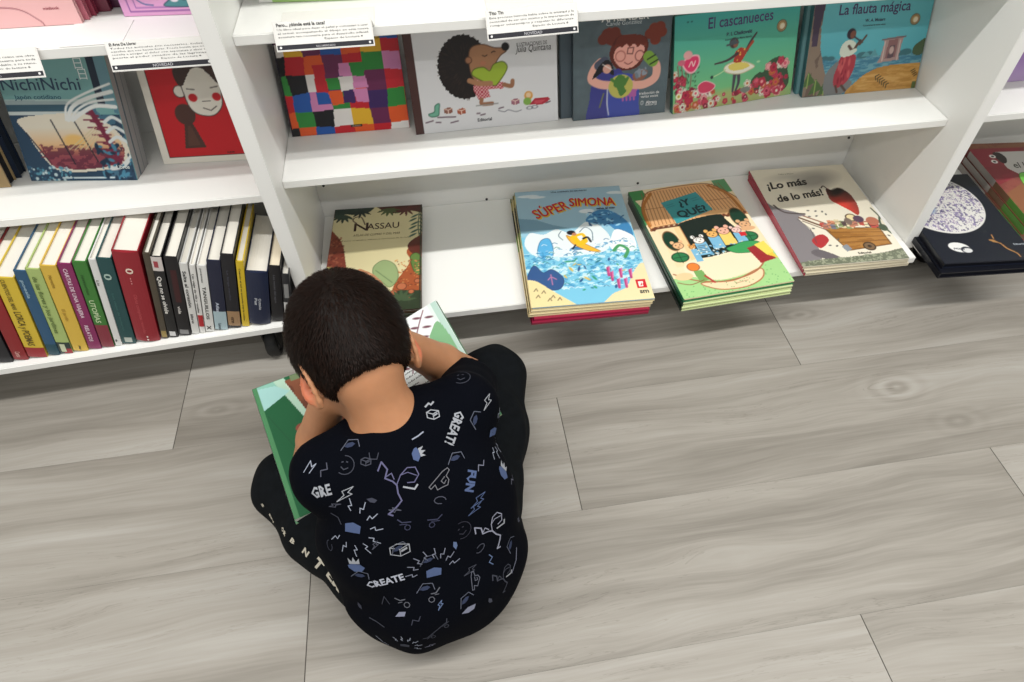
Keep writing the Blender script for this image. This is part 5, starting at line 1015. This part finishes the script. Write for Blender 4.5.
M_PANTS = mat('black_jersey', '#0e1114', .9, spec=.1, bump=((900, 900, 900), .2, .0004), noise=(90, .2))
trousers = mesh_obj('trousers', Vp, Qp, M_PANTS, boy)

# --- t-shirt
sh = SDF((-.06, -.93, 0), (.40, -.48, .40), .0030); BM = np.stack([BOYX, FWD, UP], 1)
sh.ell(PEL + UP * .015 - FWD * .022, (.118, .082, .098), BM, .03)
sh.ell(PEL + BOYX * .065 + FWD * .030 + UP * -.02, (.072, .085, .075), BM, .03)
sh.ell(PEL + BOYX * -.075 + FWD * .02 + UP * -.005, (.055, .065, .065), BM, .03)
sh.ell(PEL - BOYX * .068 + UP * .095 + FWD * .040, (.066, .060, .080), BM, .035)
sh.ell(PEL + BOYX * .065 + UP * .10 + FWD * .02, (.058, .07, .10), BM, .035)
sh.ell((PEL + CHEST) / 2 - FWD * .006 + UP * .01, (.112, .078, .11), BM, .03)
sh.ell(CHEST - FWD * .004, (.108, .074, .085), BM, .03)
sh.cone(SHL + UP * .004, SHR + UP * .004, .040, .040, .03); sh.cone(SHL * .3 + NECK * .7 - UP * .022, SHR * .3 + NECK * .7 - UP * .022, .044, .044, .03)
ENDL, ENDR = SHL * .72 + ELL * .28, SHR * .34 + ELR * .66
for s0, e0, el in ((SHL, ENDL, ELL), (SHR, ENDR, ELR)):
    d = unit(el - s0); sh.chain([(s0, .041), (e0, .040), (e0 + d * .012, .040)], .02)
for s0, e0, el in ((SHL, ENDL, ELL), (SHR, ENDR, ELR)):
    d = unit(el - s0); p = e0 + d * .008
    sh.cone(p + d * .030, p + d * .075, .060, .060, .003, sub=True)         # flat sleeve end
    sh.cone(e0 - d * .016, p + d * .06, .036, .037, .004, sub=True)         # hollow sleeve
# neck opening, wide at the back
nk = NECK + UP * .030 + FWD * .004; ndir = unit(hp(0, -.06, -.018) - (NECK - UP * .03))
NM = np.stack([BOYX, unit(np.cross(ndir, BOYX)), ndir], 1); no = NECK + ndir * .006
sh.ell(no + ndir * .026 - BOYX * .022 + FWD * .009, (.051, .046, .034), NM, .005, sub=True)
Vs, Qs2 = sh.surface(); Vs = relax(Vs, Qs2, 3, .5); Ns = vnormals(Vs, Qs2)
z_ = np.clip((.24 - Vs[:, 2]) / .2, 0, 1)
Vs = Vs + Ns * ((.0032 + .0090 * z_) * wrinkle(Vs * np.array([1, 1, .6]), 45, 120, 8))[:, None]; Vs[:, 2] = np.maximum(Vs[:, 2], .0008)
M_SHIRT = mat('navy_cotton', rough=.95, attr=True, spec=.06, bump=((1100, 1100, 1100), .15, .0003))

# printed marks lie on the cloth: flat outlines dropped onto the surface along its normal
bv = BVHTree.FromPolygons([Vector(v) for v in Vs.tolist()], [tuple(q) for q in Qs2.tolist()])
mk = MB()
def site(px, py):
    d = ray(px, py).normalized(); loc, nor, i, dist = bv.ray_cast(CAM_LOC, d)
    return loc, nor
def drop(px, py, rot, pts, faces, col_, tree=bv, mb_=mk, lift_=.0011):
    """pts in metres in a tangent frame whose x axis starts along the picture's horizontal"""
    d = ray(px, py).normalized(); loc, nor, i, dist = tree.ray_cast(CAM_LOC, d)
    if loc is None: return
    n = nor if nor.dot(d) < 0 else -nor
    n = (n - d * .8).normalized()
    rx = (CAM_R @ Vector((1, 0, 0))); rx = (rx - n * rx.dot(n)).normalized(); ry = n.cross(rx); c_, s_ = math.cos(rot), math.sin(rot); out = []
    for x, y in pts:
        a, b_ = x * c_ - y * s_, x * s_ + y * c_; o = loc + rx * a + ry * b_ + n * .03; h = tree.ray_cast(o, -n, .08)
        if h[0] is None or (h[0] - loc).length > .06: return
        out.append(h[0] + n * lift_)
    mb_.mesh(out, faces, col_)
def m_text(px, py, txt, width, rot, col_, bold=.03, h=None):
    V_, F_ = text_mesh(txt, bold, 0, 1, 1); Wt = V_[:, 0].max(); s = width / Wt; P_ = V_ * s
    if h: P_[:, 1] = V_[:, 1] * h
    P_ = P_ - np.array([width / 2, P_[:, 1].max() / 2]); drop(px, py, rot, P_.tolist(), F_, col_)
def stroke(pts, t):
    """thin ribbon along a polyline -> verts, faces"""
    P_ = np.array(pts, float); V_, F_ = [], []
    for i, (a, b_) in enumerate(zip(P_, P_[1:])):
        d = b_ - a; L_ = np.hypot(*d); n = np.array([-d[1], d[0]]) / (L_ + 1e-9) * t / 2; e = d / (L_ + 1e-9) * t * .3; k = len(V_); V_ += [a - e - n, b_ + e - n, b_ + e + n, a - e + n]; F_.append((k, k + 1, k + 2, k + 3))
    return V_, F_
def m_line(px, py, rot, s, pts, t, col_):
    s *= 1.15; V_, F_ = stroke(np.array(pts) * s, t * .95); drop(px, py, rot, V_, F_, col_)
def m_poly(px, py, rot, s, pts, col_): drop(px, py, rot, (np.array(pts) * s).tolist(), [tuple(range(len(pts)))], col_)
WH, BL_, GR, PU = '#94979e', '#4c5a7c', '#3e404a', '#5c5b78'
BOLT = [(-.3, .1), (.25, .8), (.12, .22), (.45, .25), (-.25, -.8), (-.02, -.1), (-.3, .1)]
def bolt(px, py, s, rot=0, c_=WH, fill=False):
    m_line(px, py, rot, s, BOLT, .0010, c_)
    if fill: m_poly(px, py, rot, s * .55, BOLT[:-1], c_)
def burst(px, py, s, rot=0, c_=BL_, c2='#8f95a4', arc=(-.6, 3.6), n=9):
    m_poly(px, py, rot, s * .34, [(-1, -.5), (.8, -.6), (1, .3), (.1, .7), (-.9, .5)], c_)
    for i in range(n):
        t = arc[0] + (arc[1] - arc[0]) * i / (n - 1); u = np.array((math.cos(t), math.sin(t))); v = np.array((-u[1], u[0])); a = u * .62
        m_line(px, py, rot, s, [a, a + u * .16 + v * .07, a + u * .18 - v * .05, a + u * .42], .0011, c2)
def face_(px, py, s, rot=0, c_=GR):
    m_line(px, py, rot, s, [(math.cos(t), math.sin(t)) for t in np.linspace(-2.2, 1.6, 12)], .0010, c_); m_line(px, py, rot, s, [(-.4, -.2), (-.1, -.5), (.35, -.3)], .0012, c_); m_line(px, py, rot, s, [(-.35, .3), (-.2, .35)], .0014, c_); m_line(px, py, rot, s, [(.15, .35), (.3, .3)], .0014, c_)
def figure(px, py, s, rot=0, c_=PU):                                        # loose line figure with round loops
    m_line(px, py, rot, s, [(-.9, .5), (-.8, .9), (-.5, .6), (-.55, .2), (-.2, .1), (0, -.05), (.1, -.4), (.3, -.7), (.15, -.95), (-.05, -1.2)], .0018, c_)
    m_line(px, py, rot, s, [(.0, .0), (.1, .4), (.35, .75), (.7, .8), (.9, .5), (.75, .15), (.45, .1)], .0012, c_); m_line(px, py, rot, s, [(.1, .4), (.4, .55), (.8, .45)], .0010, c_)
    m_line(px, py, rot, s, [(-.55, .25), (-.3, .45), (-.15, .2)], .0012, c_); m_line(px, py, rot, s, [(.3, -.1), (.8, -.15), (.9, .05)], .0020, WH); m_line(px, py, rot, s, [(-.05, -1.2), (-.2, -1.35), (.0, -1.4)], .0020, c_)
def board(px, py, s, rot=0, c_=GR):
    m_line(px, py, rot, s, [(-1, .15), (-.8, 0), (.8, 0), (1, .2)], .0014, c_); m_line(px, py, rot, s, [(-.9, -.1), (.9, -.08)], .0010, c_); 
    for x in (-.55, .55): m_line(px, py, rot, s, [(x + .13 * math.cos(t), -.25 + .13 * math.sin(t)) for t in np.linspace(0, 6.3, 8)], .0010, c_)
def cube_(px, py, s, rot=0, c_=WH):
    m_line(px, py, rot, s, [(-.8, .4), (-.2, .7), (.8, .5), (.8, -.3), (0, -.6), (-.8, -.3), (-.8, .4), (0, .1), (.8, .5)], .0012, c_); m_line(px, py, rot, s, [(0, .1), (0, -.6)], .0010, c_); m_poly(px, py, rot, s, [(.1, .0), (.7, .3), (.7, .05), (.1, -.25)], c_)
def crown(px, py, s, rot=0):
    m_poly(px, py, rot, s, [(-.5, .15), (-.55, .8), (-.2, .4), (0, .9), (.2, .4), (.55, .75), (.5, .15)], WH); m_poly(px, py, rot, s, [(-.7, 0), (-.3, .15), (.5, .1), (.9, -.3), (.5, -.75), (-.2, -.7), (-.65, -.3)], BL_)
def hand_(px, py, s, rot=0, c_='#6a6a70'):
    m_line(px, py, rot, s, [(-.6, -.9), (-.3, -.2), (.0, .5), (.3, .9), (.5, .8), (.4, .3), (.7, .1), (.75, -.3), (.4, -.6), (.1, -.9), (-.2, -.6), (-.4, -1), (-.6, -.9)], .0010, c_); m_line(px, py, rot, s, [(.3, .2), (.15, -.2), (.45, -.3), (.5, .0)], .0009, c_)
m_text(455, 428, 'GREAT!', .042, -1.93, WH, .03, .017); m_text(471, 481, 'FUN', .025, -1.72, BL_, .05, .015); m_text(321, 491, 'GRE', .022, .22, WH, .03, .018); m_text(385, 581, 'CREATE', .046, .28, '#a9adba', .03, .014)
bolt(345, 494, .013, -.5); bolt(487, 402, .012, -.1); bolt(478, 500, .013, -.5, BL_); bolt(470, 570, .010, -.6, GR); bolt(475, 508, .012, -.5, BL_)
burst(353, 528, .030, 0, BL_, '#8f95a4', (-2.6, 1.6)); burst(493, 432, .026, 0, BL_, '#8f95a4', (-1.9, 1.2)); burst(434, 572, .028, .2, BL_, '#7c8090', (.2, 3.0), 8); burst(405, 645, .018, 0, GR, '#8f95a4', (-.5, 2.2), 6)
figure(397, 484, .022, -.1); figure(492, 530, .019, .5, '#8a8c9c'); figure(503, 578, .015, .4, GR)
face_(345, 465, .009); face_(461, 377, .010, .2); face_(462, 530, .010, .5, '#34343e'); crown(418, 453, .010, -1.2); crown(355, 565, .013, .1); crown(503, 470, .013, -.4); crown(474, 609, .0, 0) if False else None
hand_(440, 478, .013, -.3); hand_(473, 580, .010, .6, '#5a5c68'); hand_(484, 633, .0001) if False else None
board(420, 521, .022, .0, '#3a3c50'); board(418, 597, .024, .22, '#5a5c64'); board(437, 630, .018, .8, GR); cube_(400, 550, .012, .1); cube_(366, 462, .006, 0, GR); cube_(433, 415, .008, .2)
m_poly(469, 609, .1, .010, [(-1, -.3), (-.2, .4), (.9, .5), (.7, -.2), (-.1, -.5)], '#7c7f92'); m_poly(401, 614, .2, .008, [(-1, -.3), (-.2, .4), (.9, .3), (.5, -.4)], '#7c7f92'); m_line(430, 405, 0, .008, [(-.6, -.4), (-.2, .2), (.1, .0), (.4, .5)], .0022, WH); m_line(310, 467, 0, .010, [(-.6, -.5), (0, .6), (.2, .0), (.6, .3), (.0, -.6)], .0010, '#8f95a4')
m_line(418, 436, 0, .007, [(-.8, -.5), (0, 0), (.7, .6)], .0016, '#8f95a4'); m_line(374, 456, 0, .006, [(-.8, .5), (-.6, -.5), (.5, -.5), (.7, .5)], .0010, GR); m_line(337, 518, 0, .008, [(-.6, .8), (.2, .2), (.5, -.8)], .0012, GR); m_line(330, 590, 0, .010, [(-.2, .8), (.2, .2), (-.1, -.8)], .0010, GR)
m_line(377, 622, 0, .010, [(-1, .3), (0, .1), (1, -.3)], .0016, GR); m_line(382, 640, .2, .010, [(-.4, .8), (.0, -.2), (.5, -.8)], .0012, '#8f95a4'); m_line(462, 647, .2, .009, [(-.4, .6), (.0, -.2), (.5, .5)], .0012, '#8f95a4'); m_line(503, 618, 1, .012, [(-1, 0), (0, .2), (1, 0)], .0014, BL_); m_line(497, 622, 1, .010, [(-1, 0), (0, .2), (1, 0)], .0012, BL_)
m_line(515, 560, 0, .014, [(0, 1), (.1, 0), (-.2, -1)], .0012, '#7c7f92'); m_line(385, 600, 0, .01, [(-.4, -.6), (.0, .6), (.5, -.4)], .0010, GR); m_line(505, 405, -.3, .022, [(0, 1), (.1, 0), (.4, -1)], .0020, '#3e4048')
for px, py, k in ((325, 470, 3), (335, 505, 1), (372, 500, 2), (440, 500, 4), (375, 545, 1), (455, 545, 2), (490, 560, 3), (415, 620, 3), (360, 605, 2), (345, 620, 4), (430, 645, 1), (490, 600, 2), (518, 520, 1), (512, 480, 3), (395, 510, 1), (480, 465, 3), (330, 545, 4), (440, 605, 1), (480, 548, 4)):
    c_ = ('#4a4c58', '#5c6c8c', '#3c3e4a', '#6e7080')[(px + k) % 4]
    if k == 1: bolt(px, py, .007, px * .1, c_)
    elif k == 2: m_poly(px, py, px * .1, .006, [(-1, -.3), (-.2, .4), (.9, .5), (.7, -.2), (-.1, -.5)], c_)
    elif k == 3: m_line(px, py, px * .1, .008, [(-.9, 0), (-.3, .4), (.2, -.2), (.8, .3)], .0012, c_)
    else: m_line(px, py, px * .1, .006, [(math.cos(t), .6 * math.sin(t)) for t in np.linspace(0, 5, 9)], .0010, c_)
for px, py, t in ((455, 458, .3), (428, 560, .2), (360, 575, -.2), (398, 548, .5), (465, 600, .7), (510, 545, 1.3), (350, 445, .1), (475, 420, 1.2), (425, 588, .1), (365, 640, 0)):
    m_poly(px, py, t, .0065, [(-1, -.2), (-.4, .35), (.5, .45), (1, .1), (.4, -.35), (-.4, -.45)], '#333a50'); m_line(px, py, t, .009, [(-1, -.5), (-.2, .6), (.9, .5), (1.1, -.3)], .0009, '#5c606e')
nS = len(Vs); base_col = np.ones((nS, 3)) * C('#05070e')
shirt = mesh_obj('t_shirt', Vs, Qs2, M_SHIRT, boy, base_col)
# join the printed marks into the same mesh
bmm = bmesh.new(); bmm.from_mesh(shirt.data); lay = bmm.verts.layers.float_color['Col']
vv = [bmm.verts.new(p) for p in mk.v]
for v_, c_ in zip(vv, mk.c): v_[lay] = (*lin(C(c_)), 1)
for f in mk.f:
    try: bmm.faces.new([vv[i] for i in f])
    except ValueError: pass
bmm.to_mesh(shirt.data); bmm.free()

# lettering down the outside of the left trouser leg
pk = MB(); bvp = BVHTree.FromPolygons([Vector(v) for v in Vp.tolist()], [tuple(q) for q in Qp.tolist()])
def p_text(px, py, txt, width, rot, h):
    V_, F_ = text_mesh(txt, .04, 0, 1, 1); P_ = V_ * width / V_[:, 0].max(); P_[:, 1] = V_[:, 1] * h; P_ -= np.array([width / 2, P_[:, 1].max() / 2]); drop(px, py, rot, P_.tolist(), F_, '#b9b3a4', bvp, pk)
p_text(335, 580, 'ER', .030, -.75, .024); p_text(319, 564, 'T', .014, -.75, .024); p_text(306, 552, 'N', .010, -.7, .014); p_text(293, 541, 'B', .008, -.7, .011); p_text(284, 531, 'OR', .014, -.75, .009); p_text(272, 518, 'EN', .014, -.85, .008); p_text(263, 505, 'S', .006, -1.0, .007)
if pk.v:
    bmm = bmesh.new(); bmm.from_mesh(trousers.data); vv = [bmm.verts.new(p) for p in pk.v]; trousers.data.materials.append(mat('print_cream', '#b9b3a4', .8))
    for f in pk.f:
        try: bmm.faces.new([vv[i] for i in f]).material_index = 1
        except ValueError: pass
    bmm.to_mesh(trousers.data); bmm.free()

# ------------------------------------------------------------------ the open picture book on his lap
def open_book():
    A, B, Cc = np.array(at_z(255, 393, .150)), np.array(at_z(304, 548, .130)), np.array(at_z(437, 304, .200)); D = B + (Cc - A) * 1.0
    ex = unit(Cc - A); ey = unit((A - B) - np.dot(A - B, ex) * ex); ez = np.cross(ex, ey); ez = ez if ez[2] > 0 else -ez
    Wd = np.linalg.norm(Cc - A); Hh = .233; o = A - ey * Hh
    m = Matrix([list(r) for r in np.stack([ex, ey, ez], 1)]).to_4x4(); m.translation = Vector(o)
    r = empty('open_book', label='large open picture book with green pages resting across the boy\'s lap', cat='book', mw=m); half = Wd / 2; nseg = 14
    def zprof(u, lift):                                                  # u -1..1 across; valley at the spine
        a = np.abs(u); return -.026 + .030 * a ** .8 + lift * np.sqrt(np.clip(1 - (1 - np.clip(a * 1.0, 0, 1)) ** 2, 0, 1))
    cv = MB(); us = np.linspace(-1, 1, 2 * nseg + 1); ov = 1.012
    def strip(mb, us, y0, y1, zt, th, col_, colside=None):
        P0 = [(half * ov * (1 + u) - half * (ov - 1), zt(u)) for u in us]
        for (xa, za), (xb, zb) in zip(P0, P0[1:]):
            mb.poly([(xa, y0, za), (xb, y0, zb), (xb, y1, zb), (xa, y1, za)], col_); mb.poly([(xa, y0, za - th), (xa, y1, za - th), (xb, y1, zb - th), (xb, y0, zb - th)], col_)
            mb.poly([(xa, y0, za - th), (xb, y0, zb - th), (xb, y0, zb), (xa, y0, za)], colside or col_); mb.poly([(xa, y1, za), (xb, y1, zb), (xb, y1, zb - th), (xa, y1, za - th)], colside or col_)
        for (x, z) in (P0[0], P0[-1]): mb.poly([(x, y0, z - th), (x, y1, z - th), (x, y1, z), (x, y0, z)], colside or col_)
    strip(cv, us, -.003, Hh + .003, lambda u: zprof(u, 0) - .0002, .0022, '#4f7e5c', '#9aa882'); 
    cv.build('cover', M_PRINT, r)
    for side in (-1, 1):
        art = Art(half, Hh, '#e4ecec', .0012)
        if side < 0:
            q = lambda x, y: (x, 1 - y); art.img[:] = C('#1f5a38'); art.rect(0, 0, .045, 1, '#4a8258'); art.poly([q(0.04, 0), q(.30, 0), q(.36, .12), q(.04, .10)], '#86b8a8'); art.poly([q(.20, .0), q(.30, .0), q(.52, .55), q(.46, .58)], '#a9c8b4'); art.poly([q(.045, .02), q(.20, .04), q(.32, .12), q(.045, .20)], '#9cc8c4'); art.poly([q(.30, .06), q(.40, .06), q(.52, .5), q(.50, .5)], '#cfdcc8')
            art.poly([q(.30, .03), q(1, .03), q(1, .62), q(.66, .70), (.48, .45)], '#7c4a34'); n = art.noise(90, 3, .4); mm = art.mask([q(.30, .03), q(1, .03), q(1, .62), q(.66, .70), (.48, .45)]); art.blend(mm * (n > .52) * .7, '#5e3426'); art.rect(.36, .95, 1, 1, '#6a7a58'); art.ell(.30, .58, .05, .045, '#8a4a3c'); art.ell(.48, .66, .035, .035, '#8a4a3c'); art.curve([(.06, .75), (.2, .45), (.35, .1), (.4, 0)], '#1f5234', .01); art.poly([q(.62, .76), q(1, .62), q(1, 1), q(.5, 1)], '#9cb8c0')
        else:
            q = lambda x, y: (x, 1 - y); art.img[:] = C('#e9eeee'); art.rect(.93, 0, 1, 1, '#b4cfc4'); art.rect(.90, 0, .935, 1, '#dbe8e2')
            art.curve([q(.84, .02), q(.72, .12), q(.60, .24), q(.46, .42)], '#7a4a58', .012); 
            for k in range(6): 
                x, y = .80 - k * .065, .06 + k * .062
                art.ell(x - .055, 1 - y + .01, .045, .014, '#6e4350', 2.6); art.ell(x + .06, 1 - y - .035, .045, .014, '#6e4350', -.5)
            art.blob([q(.93, .18), q(.80, .22), q(.66, .36), q(.62, .52), q(.93, .52)], '#7fb083'); art.curve([q(.80, .30), q(.86, .36), q(.90, .38)], '#4a6a5a', .012); art.blend(art.mask([q(0, .62), q(.9, .55), q(.9, 1), q(0, 1)]) * 1.0, '#b9d0d4')
            for k in range(6): art.texts.append(('cuando el bosque dormía todos soñaban', .02 * half, Hh * (.60 - k * .036), dict(width=half * (.55 if k % 3 else .45), col='#26262c', bold=.02)))
            art.texts.append(('BUM', .56 * half, Hh * .36, dict(width=half * .16, col='#1c1c20', bold=.05)))
        lift_ = .007; top = lambda u: zprof(u, lift_)
        g = MB(); x_of = lambda u: half * (1 + u)
        def fn(uu, v, side=side): u = (uu if side > 0 else uu - 1); return np.stack([half * (1 + u) - side * .0005, (1 - v) * Hh, top(u)], 1)
        g.grid(fn, art.img)
        for i, (txt, x, y, k) in enumerate(art.texts): put_text(g, lambda Q_: np.stack([half + Q_[:, 0], Q_[:, 1], top(np.clip(Q_[:, 0] / half, 0, 1)) + .0004], 1), txt, x, y, res=1, **k)
        uu = np.linspace(0, side, nseg + 1)
        for ua, ub in zip(uu, uu[1:]):
            for y in (0, Hh): g.poly([(x_of(ua), y, zprof(ua, 0)), (x_of(ub), y, zprof(ub, 0)), (x_of(ub), y, top(ub)), (x_of(ua), y, top(ua))], '#cfd4c8')
        g.poly([(x_of(side), 0, zprof(side, 0)), (x_of(side), Hh, zprof(side, 0)), (x_of(side), Hh, top(side)), (x_of(side), 0, top(side))], '#cfd4c8')
        g.build('pages', M_MATTE, r)
open_book()
# ------------------------------------------------------------------ clean up: every mesh gets outward normals where it is closed
for me in bpy.data.meshes: me.update()
